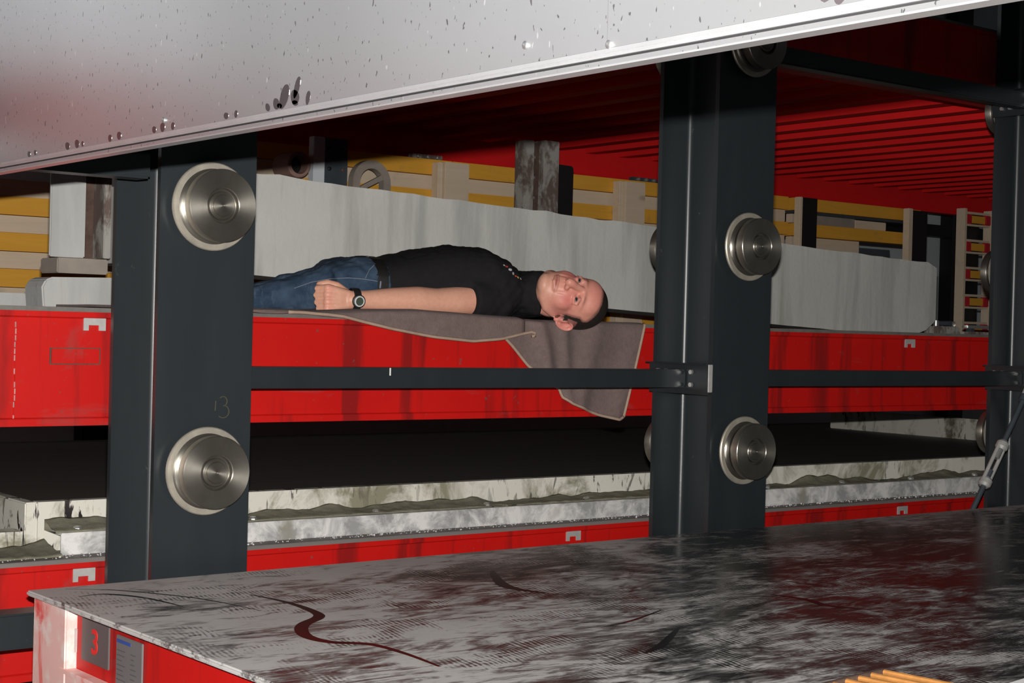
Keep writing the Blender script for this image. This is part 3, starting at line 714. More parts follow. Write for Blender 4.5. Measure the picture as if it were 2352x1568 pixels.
# ------------------------------------------------------------------ turnbuckle tie at the right column
tb = empty('turnbuckle_tie', (4.30, 3.0, -.36), 'slanting tie rod with pale turnbuckle in front of the right column', 'turnbuckle')
A = Vector((4.565, 3.0, .02)); B = Vector((4.150, 3.0, -.545)); T0 = Vector(tb.location)
dv = (B-A).normalized(); nrm = Vector((dv.z, 0, -dv.x))
def at(s, k=0, y=0): return A + dv*s + nrm*k + Vector((0, y, 0)) - T0
LEN = (B-A).length
s1, s2 = .435, .575
MB().tube([at(.245), at(s1+.045)], .0085, 12).build('rod', M_BLUS, tb, smooth=True)
MB().tube([at(s2-.045), at(LEN)], .0085, 12).build('rod', M_BLUS, tb, smooth=True)
body = MB()
for k in (-.0155, .0155): body.tube([at(s1, k), at(s2, k)], .0062, 10)
body.build('turnbuckle_body', M_PLATE, tb, smooth=True)
for s in (s1, s2): MB().tube([at(s-.016), at(s-.008), at(s+.008), at(s+.016)], [.014, .0205, .0205, .014], 12).build('turnbuckle_nut', M_PLATE, tb, smooth=True)
MB().tube([at(s1+.018), at(s1+.05)], .0095, 12).build('thread', M_ZINC, tb, smooth=True)
for k in (-.013, .013): MB().tube([at(.11, k*1.1), at(.24, k*.9)], .0055, 10).build('fork_arm', M_PLATE, tb, smooth=True)
MB().tube([at(.222), at(.262)], .016, 12).build('fork_neck', M_BLUS, tb, smooth=True)
gp = MB().prism([(.0, .0), (.10, .02), (.10, -.16), (.03, -.14), (-.02, -.05)], .0, .012, 'y'); gp.build('gusset', M_COL, tb, .001).location = Vector((4.56, 3.004, -.10))-T0
MB().lathe([(.014, 0), (.014, .02), (.010, .024)], 12, -1).build('pin', M_BLUS, tb, loc=at(.12, 0, -.0))

# ------------------------------------------------------------------ things lying on pallet 3, bottom right
rm = empty('rebar_mat', (1.84, 1.48, -.522), 'small rusty orange reinforcement mat lying on the dusty deck', 'rebar mat')
rm.rotation_euler = (0, 0, math.radians(7))
MB().box(-.26, .098, .046, .054, .010, .020).build('edge_bar', M_RUST, rm, .001)
MB().box(-.26, .098, -.43, -.422, .010, .020).build('edge_bar', M_RUST, rm, .001)
for i in range(11):
    x = .090-i*.034
    MB().tube([(x, .046, .0155), (x+.001, -.05, .0155), (x, -.42, .0155)], .0042, 8).build('bar', M_REBAR, rm, smooth=True)
for y in (-.02, -.30): MB().box(-.26, .098, y-.004, y+.004, 0, .0105).build('runner', M_RUST, rm)
wsb = empty('shutter_rail', (1.93, 1.255, -.522), 'white-topped steel shutter rail at the bottom right corner', 'shutter')
wsb.rotation_euler = (0, 0, math.radians(8))
MB().box(-.60, 1.6, -.05, .008, .060, .068).build('top_flange', plain('white_enamel', (.80, .80, .80), .45, var=.06), wsb, .002)
MB().box(-.60, 1.6, -.012, .004, 0, .0598).build('web', M_SPAT, wsb); MB().box(-.60, 1.6, -.06, -.0125, 0, .008).build('foot', M_SPAT, wsb)

# ------------------------------------------------------------------ blanket
DKB = DZ+.0012
def lerp_tab(tab, x):
    if x <= tab[0][0]: return tab[0][1]
    for (a, b), (c, d) in zip(tab[:-1], tab[1:]):
        if x <= c: return b+(d-b)*(x-a)/(c-a)
    return tab[-1][1]
def wool():
    t = NT('brown_wool_blanket')
    c = t.mix(t.noise(60, 5, .7), (.115, .082, .078), (.215, .160, .150))
    c = t.mix(t.ramp(t.noise(170, 2, .6), [(.66, 0), (.75, .5)]), c, (.30, .14, .12))
    t.set(col=c, rough=1.0, spec=.1, sheen=.05).bump(t.noise(240, 3, .6), .5, .003); return t.m
M_WOOL = wool(); M_BIND = plain('tan_blanket_binding', (.36, .26, .20), .9, 0, .1, .2, 60)
bl = empty('wool_blanket', (2.4, 3.6, DZ), 'brown wool blanket with tan binding, spread under the man and hanging over the red edge', 'blanket'); BO = Vector(bl.location)
def sheet_patch(x0, x1, nx, drop, yfront, ztop, nv=14, back=4.0, rip=0.0, ph=0, skew=0):
    """strip of cloth: from the back over the pallet edge, hanging down to drop(x)"""
    vs = []; rows_ = []
    for i in range(nx+1):
        x = x0+(x1-x0)*i/nx; row = []
        zb = drop(x); n0 = 6
        fr = yfront+rip*math.sin(x*34+ph)*.6
        for j in range(n0+1):
            y = back+(YP+.025-back)*j/n0; row.append((x, y, ztop(x)+.0015*noise.noise(Vector((x*8, y*8, 3)))))
        zt = ztop(x); e = min(.018, max(zt-zb, .002)*.6)
        row.append((x, YP+.008, zt-.001)); row.append((x, (YP+.008+fr)/2-.002, zt-.004-(.0 if zb < zt-.01 else 0)))
        for j in range(nv+1):
            q = j/nv; z = (zt-.008)+(zb-(zt-.008))*q
            if zb > zt-.009: z = zt-.004-.004*q
            dd = rip*(.25+q)*math.sin(x*38+ph+2*q)+rip*.5*q*math.sin(x*71+1.3)
            if skew: dd -= .013*math.exp(-((x-2.69-.06*q)/.026)**2)+.012*math.exp(-((x-2.775-.05*q)/.026)**2)+.007*math.exp(-((x-2.90+.03*q)/.04)**2)
            xx = x+skew*(z-zt)*max(0, (x-2.62)/.46)
            row.append((xx, fr-abs(rip)*.6+dd-.003*q, z))
        rows_.append(row)
    m = len(rows_[0]); vs = [p for r in rows_ for p in r]
    fs = [(i*m+j, i*m+j+1, (i+1)*m+j+1, (i+1)*m+j) for i in range(nx) for j in range(m-1)]
    return vs, fs, rows_
def cloth_obj(nm, vs, fs, mat, parent, thick):
    me = bpy.data.meshes.new(nm); me.from_pydata([tuple(Vector(v)-BO) for v in vs], [], fs); me.update()
    bm = bmesh.new(); bm.from_mesh(me); bmesh.ops.recalc_face_normals(bm, faces=bm.faces)
    geo = bmesh.ops.solidify(bm, geom=bm.faces[:], thickness=thick); bmesh.ops.recalc_face_normals(bm, faces=bm.faces)
    bm.to_mesh(me); bm.free(); me.polygons.foreach_set('use_smooth', [True]*len(me.polygons)); me.materials.append(mat)
    o = bpy.data.objects.new(nm, me); COL.objects.link(o); o.parent = parent; return o
zt_tab = [(1.5, .031), (1.95, .034), (2.0, .031), (2.15, .040), (2.3, .044), (2.5, .036), (2.7, .030), (3.1, .031)]
dropA = [(1.5, .0295), (1.93, .0295), (2.00, .024), (2.064, .019), (2.206, -.008), (2.341, -.027), (2.467, -.036), (2.56, -.028), (2.64, -.012)]
dropB = [(2.57, -.022), (2.60, -.045), (2.66, -.100), (2.73, -.145), (2.785, -.162), (2.800, -.185), (2.835, -.202), (2.875, -.213), (2.97, -.236), (3.06, -.250), (3.079, -.243)]
zt = lambda x: lerp_tab(zt_tab, x)
vs, fs, rA = sheet_patch(1.55, 2.64, 70, lambda x: lerp_tab(dropA, x), YP-.013, zt, 8, 4.0, .0015)
cloth_obj('cloth', vs, fs, M_WOOL, bl, .006)
vs, fs, rB = sheet_patch(2.57, 3.079, 110, lambda x: lerp_tab(dropB, x), YP-.006, lambda x: zt(x)-.004, 18, 4.0, .0030, .6, .28)
cloth_obj('cloth', vs, fs, M_WOOL, bl, .006)
def edge_tube(pts, r=.0042): return MB().tube([Vector(p)-BO for p in pts], r, 8)
edA = [r[-1] for r in rA if r[0][0] > 1.9]
lastx = Vector(edA[-1]); edA += [tuple(lastx+Vector(d)) for d in ((.018, -.004, .004), (.028, -.006, .001), (.030, -.006, -.006), (.020, -.005, -.008))]
edge_tube(edA).build('binding', M_BIND, bl, smooth='all')
edge_tube([Vector(r[-1])+Vector((0, -.002, 0)) for r in rB]).build('binding', M_BIND, bl, smooth='all')
edge_tube([Vector(p)+Vector((.002, -.001, 0)) for p in rB[-1][8:]]).build('binding', M_BIND, bl, smooth='all')

# ------------------------------------------------------------------ the lying man
def px_ray(px, py): return (R_*(px-1176) - U_*(py-784) + F_*3627).normalized()
b_ = Vector((.978, -.208, 0)).normalized(); p_ = Vector((.208, .978, 0)).normalized(); ZU = Vector((0, 0, 1))
C0 = Vector((2.300, 3.620, 0))
def T(s, q, z): return C0 + b_*s + p_*q + ZU*z
def remesh(mb, vox, it=4, name='tmp', fac=.5):
    me = bpy.data.meshes.new(name); me.from_pydata(mb.v, [], mb.f)
    bm = bmesh.new(); bm.from_mesh(me); bmesh.ops.remove_doubles(bm, verts=bm.verts, dist=1e-6)
    bmesh.ops.recalc_face_normals(bm, faces=bm.faces); bm.to_mesh(me); bm.free()
    o = bpy.data.objects.new(name, me); COL.objects.link(o)
    r = o.modifiers.new('r', 'REMESH'); r.mode = 'VOXEL'; r.voxel_size = vox; r.use_smooth_shade = True
    if it: s = o.modifiers.new('s', 'SMOOTH'); s.factor = fac; s.iterations = it
    dg = bpy.context.evaluated_depsgraph_get(); out = bpy.data.meshes.new_from_object(o.evaluated_get(dg))
    bpy.data.objects.remove(o); bpy.data.meshes.remove(me)
    out.polygons.foreach_set('use_smooth', [True]*len(out.polygons)); return out
def capsule(mb, pts, rad, n=14, k=4):
    """tube with rounded ends"""
    pts = [Vector(p) for p in pts]; rad = list(rad) if isinstance(rad, (list, tuple)) else [rad]*len(pts)
    d0 = (pts[0]-pts[1]).normalized(); d1 = (pts[-1]-pts[-2]).normalized()
    P_ = []; Rr = []
    for i in range(k): a = math.pi/2*(1-i/k); P_.append(pts[0]+d0*rad[0]*math.sin(a)*.999); Rr.append(max(rad[0]*math.cos(a), .0004))
    P_ += pts; Rr += rad
    for i in range(1, k+1): a = math.pi/2*i/k; P_.append(pts[-1]+d1*rad[-1]*math.sin(a)*.999); Rr.append(max(rad[-1]*math.cos(a), .0004))
    return mb.tube(P_, Rr, n)
def spline(pts, n):
    out = []; pts = [Vector(p) for p in pts]
    for i in range(len(pts)-1):
        p0 = pts[max(i-1, 0)]; p1 = pts[i]; p2 = pts[i+1]; p3 = pts[min(i+2, len(pts)-1)]
        for k in range(n):
            t = k/n; out.append(.5*((2*p1)+(p2-p0)*t+(2*p0-5*p1+4*p2-p3)*t*t+(3*p1-p0-3*p2+p3)*t**3))
    return out+[pts[-1]]
def loft(mb, secs, n=28, e=2.6):
    """rounded cross-sections (s, q centre, half width, z bottom, z top) across the body axis"""
    vs = []; m = len(secs)
    for s, qc, hw, zb, zt_ in secs:
        zc, hz = (zb+zt_)/2, (zt_-zb)/2
        for k in range(n):
            a = 2*math.pi*k/n; c, sn = math.cos(a), math.sin(a)
            vs.append(T(s, qc+hw*math.copysign(abs(c)**(2/e), c), zc+hz*math.copysign(abs(sn)**(2/e), sn)))
    fs = [(i*n+k, i*n+(k+1) % n, (i+1)*n+(k+1) % n, (i+1)*n+k) for i in range(m-1) for k in range(n)]
    fs += [tuple(range(n-1, -1, -1)), tuple(range((m-1)*n, m*n))]
    return mb.add(vs, fs)
# --- head frame (x = his right, y = the way he faces, z = towards the crown)
hr_ = Vector((.372, .251, .894)).normalized(); hf_ = Vector((-.326, -.866, .379)); hf_ = (hf_-hr_*hf_.dot(hr_)).normalized(); hu_ = hr_.cross(hf_).normalized()
HC = Vector((2.780, 3.326, .0850)); HK = .92
HM = Matrix(((hr_.x, hf_.x, hu_.x), (hr_.y, hf_.y, hu_.y), (hr_.z, hf_.z, hu_.z)))
HS = HM*HK
def Hd(x, y, z): return HC + HS @ Vector((x, y, z))
KB = .026   # surface of the blanket
skin = MB()
skin.ellip(Hd(0, -.014, .030), (.0745, .0955, .088), HS, 28, 18)       # skull
skin.ellip(Hd(0, .016, -.038), (.0640, .071, .078), HS, 24, 16)        # face block
skin.ellip(Hd(0, .036, .043), (.061, .046, .050), HS, 20, 12)          # forehead
skin.ellip(Hd(0, .026, -.078), (.0540, .050, .040), HS, 20, 12)        # jaw
skin.ellip(Hd(0, .050, -.100), (.034, .028, .020), HS, 16, 10)         # chin
def hcap(pts, r, n=10): capsule(skin, [Hd(*p) for p in pts], [x*HK for x in r] if isinstance(r, (list, tuple)) else r*HK, n)
for s in (-1, 1):
    skin.ellip(Hd(s*.034, .042, -.036), (.029, .0280, .038), HS, 16, 10)          # cheek
    hcap([(s*.006, .0770, .018), (s*.028, .0725, .0200), (s*.046, .056, .018)], [.0090, .0095, .0070])   # brow ridge
    hcap([(s*.061, -.005, -.045), (s*.056, .012, -.072), (s*.036, .034, -.088)], [.012, .015, .018])    # jaw line
capsule(skin, [Hd(0, -.030, -.050), Hd(0, -.020, -.095), T(.455, -.040, .095), T(.38, 0, .098)], [.054, .052, .053, .056], 20)   # neck
loft(skin, [(-.02, 0, .145, .045, .150), (.12, 0, .145, .045, .18), (.27, 0, .155, .045, .20), (.36, 0, .130, .06, .170), (.41, 0, .09, .07, .14)])
capsule(skin, [T(.33, -.10, .100), (2.60, 3.428, .078), (2.535, 3.424, .0745), (2.46, 3.424, .0690), (2.402, 3.428, .0655), (2.345, 3.434, .0665), (2.27, 3.444, .0650), (2.20, 3.452, .0630), (2.157, 3.458, .0625)],
        [.040, .040, .0415, .0395, .0365, .0385, .0335, .0265, .0245], 18)
# right arm on the far side, same build
FA = [T(.37, .15, .10), T(.27, .215, .075), T(.13, .245, .062), T(-.02, .240, .060), T(-.12, .225, .058)]
capsule(skin, FA, [.050, .044, .038, .032, .024], 16)
WF = FA[-1]; fx = -b_; fy = -p_
def Hf(a, y, z): return WF + fx*a + fy*y + ZU*z
for z0, z1, r in ((.010, .027, .0115), (.004, .010, .0125), (-.004, -.008, .0125), (-.010, -.022, .0110)):
    capsule(skin, [Hf(-.005, 0, z0), Hf(.080, -.002, z1)], [.013, r], 10)
for z1, l, r in ((.028, 1.0, .0092), (.0105, 1.08, .0095), (-.0080, 1.02, .0092), (-.0235, .84, .0084)):
    capsule(skin, [Hf(.080, -.003, z1), Hf(.080+.026*l, .016*l, z1), Hf(.080+.028*l, .036*l, z1*.9), Hf(.080+.008*l, .044*l, z1*.9)], [r*1.06, r, r*.95, r*.82], 10)
capsule(skin, [Hf(.012, .012, .018), Hf(.04, .026, .036), Hf(.068, .032, .042)], [.014, .012, .0095], 10)
# legs under the jeans
NL = [Vector((2.245, 3.555, .104)), Vector((2.13, 3.620, .080)), Vector((2.00, 3.695, .058)), Vector((1.90, 3.775, .054)), Vector((1.82, 3.865, .054))]
FL = [Vector((2.290, 3.705, .106)), Vector((2.17, 3.770, .080)), Vector((2.05, 3.835, .058)), Vector((1.95, 3.905, .056)), Vector((1.88, 3.965, .058))]
capsule(skin, NL, [.056, .042, .028, .026, .024], 14); capsule(skin, FL, [.056, .042, .028, .026, .024], 14)
s1_ = remesh(skin, .0028, 28, 'body_form')
skin = MB(); skin.v = [tuple(v.co) for v in s1_.vertices]; skin.f = [tuple(p.vertices) for p in s1_.polygons]; bpy.data.meshes.remove(s1_)
for s in (-1, 1):
    skin.ellip(Hd(s*.0125, .0885, -.0395), (.0085, .0105, .0075), HS, 12, 8)     # nostril wing
    hcap([(s*.017, .0715, .0055), (s*.0315, .0760, .0078), (s*.046, .0655, .0035)], [.0044, .0062, .0044], 8)   # upper lid
    hcap([(s*.018, .0715, -.0080), (s*.0315, .0740, -.0098), (s*.045, .0650, -.0060)], [.0044, .0060, .0044], 8)   # lower lid
    ec = Vector((s*.0800, -.012, -.003)); ee = Vector((s*.52, -.854, 0)); en = Vector((s*.854, .52, 0)); ez_ = Vector((0, -.20, .98))
    EM = Matrix(((en.x, ee.x, ez_.x), (en.y, ee.y, ez_.y), (en.z, ee.z, ez_.z)))
    skin.ellip(Hd(*(ec-en*.0025)), (.0045, .0165, .0255), HS @ EM, 18, 12)
    rim = [Hd(*(ec + en*.0030 + ee*(.0165*math.cos(q)) + ez_*(.0265*math.sin(q)))) for q in [math.radians(200-i*12) for i in range(24)]]
    capsule(skin, rim, .0040*HK, 8)
    capsule(skin, [Hd(*(ec + en*.0015 + ee*(.0085*math.cos(q)) + ez_*(.0150*math.sin(q)))) for q in [math.radians(80-i*22) for i in range(8)]], .0028*HK, 6)
    skin.ellip(Hd(s*.0730, .000, -.012), (.010, .012, .018), HS, 10, 8)
    hcap([(s*.071, .004, -.016), (s*.075, .003, -.010)], .005, 8)
    skin.ellip(Hd(s*.0760, -.006, -.031), (.0055, .0085, .010), HS, 10, 8)
hcap([(0, .077, .012), (0, .0875, -.012), (0, .0985, -.030), (0, .1005, -.0370)], [.0095, .0112, .0132, .0132], 12)   # nose
hcap([(-.026, .0745, -.0680), (-.012, .0810, -.0695), (0, .0830, -.0685), (.012, .0810, -.0695), (.026, .0745, -.0680)], [.0030, .0046, .0052, .0046, .0030])        # upper lip
hcap([(-.022, .0740, -.0735), (0, .0810, -.0780), (.022, .0740, -.0735)], [.0036, .0060, .0036])        # lower lip
# left hand: loose fist, back of the hand to the front, thumb uppermost
WR = Vector((2.157, 3.458, .0625)); ax = Vector((-.985, .14, .02)).normalized(); ay = Vector((.14, .985, 0)).normalized()   # ax to the knuckles, ay to the palm
def Hn(a, y, z): return WR + ax*a + ay*y + ZU*z
for z0, z1, r in ((.010, .027, .0115), (.004, .010, .0125), (-.004, -.008, .0125), (-.010, -.024, .0110)):
    capsule(skin, [Hn(-.005, 0, z0), Hn(.034, -.003, (z0+z1)/2), Hn(.066, -.002, z1)], [.013, r+.001, r], 10)
skin.ellip(Hn(.034, .008, .002), (.034, .013, .029), None, 14, 10)
for z1, l, r in ((.028, 1.0, .0092), (.0105, 1.08, .0095), (-.0080, 1.02, .0092), (-.0245, .84, .0084)):
    k0 = Hn(.066, -.003, z1); k1 = Hn(.066+.019*l, .022*l, z1*.96-.002); k2 = Hn(.066+.003*l, .038*l, z1*.9-.003); k3 = Hn(.066-.018*l, .034*l, z1*.86-.003)
    capsule(skin, [k0, k1, k2, k3], [r*1.06, r, r*.95, r*.82], 10)
capsule(skin, [Hn(.010, .012, .016), Hn(.032, .022, .034), Hn(.056, .026, .040), Hn(.076, .030, .036)], [.014, .0125, .0105, .0088], 10)
sk = remesh(skin, .0024, 3, 'body')
# eye sockets, mouth line, then per-vertex colour
HMI = HM.transposed()
co = np.empty(len(sk.vertices)*3); sk.vertices.foreach_get('co', co); co = co.reshape(-1, 3)
hl = (co-np.array(HC)) @ np.array(HM)/HK                 # head-local coordinates
def gau(p, c, r): return np.exp(-(((p-np.array(c))/np.array(r))**2).sum(1))
disp = np.zeros(len(co))
for s in (-1, 1):
    disp -= .0050*gau(hl, (s*.0315, .078, -.0005), (.0115, .03, .0036))
    disp -= .0050*gau(hl, (s*.016, .083, .004), (.008, .02, .009))
    disp -= .0030*gau(hl, (s*.0075, .1, -.047), (.0045, .02, .0035))
    disp -= .0035*gau(hl, (s*.082, -.012, -.002), (.02, .0075, .012))
    disp -= .0032*gau(hl, (s*.0275, .08, -.054), (.0042, .03, .016))
disp -= .0026*gau(hl, (0, .088, -.0720), (.026, .02, .0022))
hl2 = hl.copy(); hl2[:, 1] += disp*(np.abs(hl[:, 0]) < .06); hl2[:, 0] -= np.sign(hl[:, 0])*disp*-1*(np.abs(hl[:, 0]) >= .06)
near_h = (np.linalg.norm(hl, axis=1) < .18)
co[near_h] = (hl2[near_h]*HK @ np.array(HM).T)+np.array(HC)
sk.vertices.foreach_set('co', co.ravel()); sk.update()
base = np.array([.66, .35, .245]); colr = np.tile(base, (len(co), 1))
def blend(mask, c): 
    global colr
    mask = np.clip(mask, 0, 1)[:, None]; colr = colr*(1-mask)+np.array(c)*mask
hm = np.clip(1.4-np.linalg.norm(hl-np.array([0, 0, -.01]), axis=1)/.11, 0, 1)*near_h
blend(hm*.9, (.62, .245, .200))
nh = near_h.astype(float)
for s in (-1, 1):
    blend(nh*gau(hl, (s*.040, .06, -.030), (.026, .06, .026))*.75, (.62, .165, .150))
    blend(nh*gau(hl, (s*.080, -.012, -.004), (.02, .03, .04))*.75, (.68, .215, .190))
    blend(nh*gau(hl, (s*.0315, .08, .0235), (.0175, .05, .0038))*.7, (.16, .08, .06))
    blend(nh*gau(hl, (s*.0315, .08, .0070), (.0150, .03, .0028))*.5, (.20, .08, .06))
blend(nh*gau(hl, (0, .06, .058), (.055, .06, .034))*.6, (.62, .190, .170))
blend(nh*gau(hl, (0, .105, -.030), (.012, .02, .018))*.5, (.64, .21, .18))
blend(nh*gau(hl, (0, .085, -.0725), (.024, .03, .0058))*.8, (.42, .10, .10))
blend(nh*gau(hl, (0, .085, -.0720), (.027, .03, .0016))*.85, (.16, .03, .03))
blend(nh*gau(hl, (0, .06, -.105), (.05, .06, .030))*.4, (.60, .36, .27))
def hairline(p):
    x, y, z = p; ax_ = abs(x)
    zh = lerp_tab([(0, .080), (.020, .081), (.040, .078), (.055, .070), (.069, .056)], ax_)
    yl = lerp_tab([(-.08, -.060), (-.040, -.036), (-.022, .004), (-.010, .016), (.010, .022), (.030, .026), (.045, .014), (.060, .016), (.080, .050)], z)
    d = max(z-zh, yl-y)
    d = min(d, z+.064 if y < -.03 else z+.022)
    if ax_ > .062 and -.040 < y < .008 and -.050 < z < .030: d = min(d, -.001)   # round the ear
    return d
fade = np.zeros(len(co))
for i in np.nonzero(near_h)[0]:
    if np.linalg.norm(hl[i]) < .15: fade[i] = min(1, max(0, 1+hairline(hl[i])/.010))
blend(fade*.75*(np.abs(hl[:, 0]) < .078), (.055, .035, .030))
# knuckles and elbow a little redder
hv = np.array([tuple(Hn(.066, -.008, z)) for z in (.028, .0105, -.008, -.0245)])
for h in hv: blend(gau(co, h, (.010, .012, .009))*.6, (.72, .27, .21))
mu = np.array((2.53, 3.40, .08)); blend(gau(co, mu, (.06, .06, .05))*.45, (.70, .30, .23))
at_ = sk.attributes.new('skin_tone', 'FLOAT_COLOR', 'POINT'); at_.data.foreach_set('color', np.c_[colr, np.ones(len(colr))].ravel())
t = NT('skin'); an = t.n.new('ShaderNodeAttribute'); an.attribute_name = 'skin_tone'
t.set(col=t.mix(t.ramp(t.noise(120, 4, .6), [(.35, 0), (.7, .25)]), an.outputs['Color'], t.mix(.75, an.outputs['Color'], (.45, .13, .1))), rough=.46, spec=.4, sss=.06)
t.b.inputs['Subsurface Radius'].default_value = (.01, .004, .002); t.b.inputs['Subsurface Scale'].default_value = .3
t.bump(t.noise(420, 3, .5), .12, .0008); M_SKIN = t.m
sk.materials.append(M_SKIN); sk.name = 'body'
man = empty('person', (C0.x, C0.y, DZ), 'person in black t-shirt and blue jeans lying on the blanket, face turned sideways', 'person')
def child(nm, me, mat=None):
    o = bpy.data.objects.new(nm, me); COL.objects.link(o); o.parent = man; o.matrix_parent_inverse = Matrix.Translation(-Vector(man.location))
    if mat: me.materials.clear(); me.materials.append(mat)
    return o
body = child('body', sk)
# eyes
t = NT('eyeball'); sp = t.n.new('ShaderNodeSeparateXYZ'); t.L(t.pos, sp.inputs[0])
d2 = t.math('SQRT', t.math('ADD', t.math('POWER', sp.outputs[0], 2.0), t.math('POWER', sp.outputs[2], 2.0)))
t.set(col=t.ramp(t.math('MULTIPLY', d2, 100.0), [(.22, (.01, .008, .008)), (.26, (.05, .055, .055)), (.55, (.05, .05, .05)), (.62, (.33, .29, .27))]), rough=.08); M_EYE = t.m
for s in (-1, 1):
    e = MB().ellip((0, 0, 0), (.0106, .0106, .0106), None, 24, 16).build('eye', M_EYE, man, smooth='all')
    gz = (hf_*.55 - Hd(s*.0315, .07, 0).normalized()*.45).normalized(); rot = gz.to_track_quat('Y', 'Z').to_matrix().to_4x4()
    e.matrix_parent_inverse = Matrix.Translation(-Vector(man.location)); e.matrix_basis = Matrix.Translation(Hd(s*.0315, .0635, -.0010)) @ rot
# hair: cropped, receding at the temples
bm = bmesh.new(); bm.from_mesh(sk); bm.verts.ensure_lookup_table()
kill = []; hd = {}
for v in bm.verts:
    l = HMI @ (v.co-HC)/HK
    if l.length > .16: hd[v.index] = -1; continue
    hd[v.index] = hairline(l)
bmesh.ops.delete(bm, geom=[f for f in bm.faces if min(hd[v.index] for v in f.verts) < 0], context='FACES')
bm.normal_update()
for v in bm.verts:
    d = hd[v.index] if v.index in hd else .01
vn = [(v, v.normal.copy(), hd.get(v.index, .01)) for v in bm.verts]
for v, n, d in vn:
    v.co += n*(.0006+.0062*min(1, max(0, d)/.016)*(1+.25*noise.noise(v.co*130)))
hme = bpy.data.meshes.new('hair'); bm.to_mesh(hme); bm.free()
hme.polygons.foreach_set('use_smooth', [True]*len(hme.polygons))
t = NT('cropped_dark_hair'); t.set(col=t.mix(t.noise(260, 4, .7, 0, t.mapv((1, 1, .4))), (.008, .0065, .006), (.036, .027, .023)), rough=.55, spec=.3).bump(t.noise(420, 3, .7), .9, .003)
child('hair', hme, t.m)
# t-shirt
sh = MB()
loft(sh, [(-.035, 0, .152, KB+.006, .160), (.004, 0, .156, KB+.004, .168), (.020, 0, .164, KB, .178), (.06, 0, .168, KB, .189), (.12, 0, .168, KB, .206), (.19, 0, .170, KB, .219), (.25, 0, .176, KB, .2255), (.31, 0, .184, KB, .2215), (.36, 0, .182, KB, .202), (.405, -.005, .150, KB+.01, .172), (.44, -.02, .10, KB+.02, .145)], 32)
sh.ellip(T(.34, -.11, .105), (.082, .082, .078))
sh.tube([T(.34, -.11, .105), (2.648, 3.428, .086), (2.60, 3.426, .080), (2.560, 3.424, .0765), (2.530, 3.422, .0750), (2.502, 3.422, .0735)], [.082, .070, .063, .060, .0575, .0555], 24)
capsule(sh, [T(.34, .11, .105), T(.28, .19, .085), T(.19, .235, .072)], [.080, .064, .056], 18, 3)
sh.tube([T(.38, -.02, .100), T(.44, -.045, .094), Hd(0, -.022, -.090), Hd(0, -.018, -.078)], [.068, .065, .0625, .0620], 24)
sm = remesh(sh, .005, 5, 'tshirt')
co = np.empty(len(sm.vertices)*3); sm.vertices.foreach_get('co', co); co = co.reshape(-1, 3)
nn = np.empty(len(sm.vertices)*3); sm.vertices.foreach_get('normal', nn); nn = nn.reshape(-1, 3)
for i in range(len(co)):
    p = Vector(co[i]); s = (p-C0).dot(b_); q = (p-C0).dot(p_)
    ff = min(1, max(0, (s-.015)/.05)); fs2 = min(1, max(0, (p.x-2.515)/.05)) if q < -.12 else 1
    d = .0050*noise.noise(Vector((s*26+p.z*10, q*5, p.z*9)))+.0035*noise.noise(Vector((s*48-p.z*40, q*9, 4)))+.002*noise.noise(p*60)+.0035*math.sin(s*85+q*30+p.z*45)*max(0, noise.noise(Vector((s*9, q*8, p.z*14+5))))*2
    co[i] += nn[i]*d*ff*fs2
    if co[i][2] < KB-.001 and co[i][1] > YP+.02: co[i][2] = KB-.001
sm.vertices.foreach_set('co', co.ravel()); sm.update()
M_SHIRT = plain('black_cotton_jersey', (.0145, .0138, .0150), .95, 0, .12, .25, 60, .25)
shirt = child('tshirt', sm, M_SHIRT)
# jeans
je = MB()
loft(je, [(-.135, .0, .150, KB, .152), (-.10, 0, .158, KB, .172), (-.06, 0, .163, KB, .180), (-.02, 0, .166, KB, .183), (.012, 0, .166, KB, .182)], 32)
capsule(je, NL, [.078, .058, .0360, .0330, .0320], 20); capsule(je, FL, [.078, .057, .0380, .0350, .0330], 20)
jm = remesh(je, .0045, 6, 'jeans')
co = np.empty(len(jm.vertices)*3); jm.vertices.foreach_get('co', co); co = co.reshape(-1, 3)
nn = np.empty(len(jm.vertices)*3); jm.vertices.foreach_get('normal', nn); nn = nn.reshape(-1, 3)
for i in range(len(co)):
    p = Vector(co[i]); s = (p-C0).dot(b_); q = (p-C0).dot(p_)
    co[i] += nn[i]*min(1, max(.05, (-.015-s)/.05))*(.0060*noise.noise(Vector((s*24+p.z*20, q*7, p.z*12)))+.0025*noise.noise(p*55))
    if co[i][2] < KB-.001: co[i][2] = KB-.001
jm.vertices.foreach_set('co', co.ravel()); jm.update()
t = NT('blue_denim')
c = t.mix(t.ramp(t.noise(9, 5, .65, .4), [(.35, 0), (.68, 1)]), (.018, .034, .062), (.062, .098, .150))
c = t.mix(t.ramp(t.noise(26, 4, .6, .3, t.mapv((1, 1, .5))), [(.58, 0), (.72, .5)]), c, (.13, .17, .22))
t.set(col=c, rough=.92, spec=.15).bump(t.noise(500, 2, .5), .25, .0008); M_DENIM = t.m
jeans = child('jeans', jm, M_DENIM)
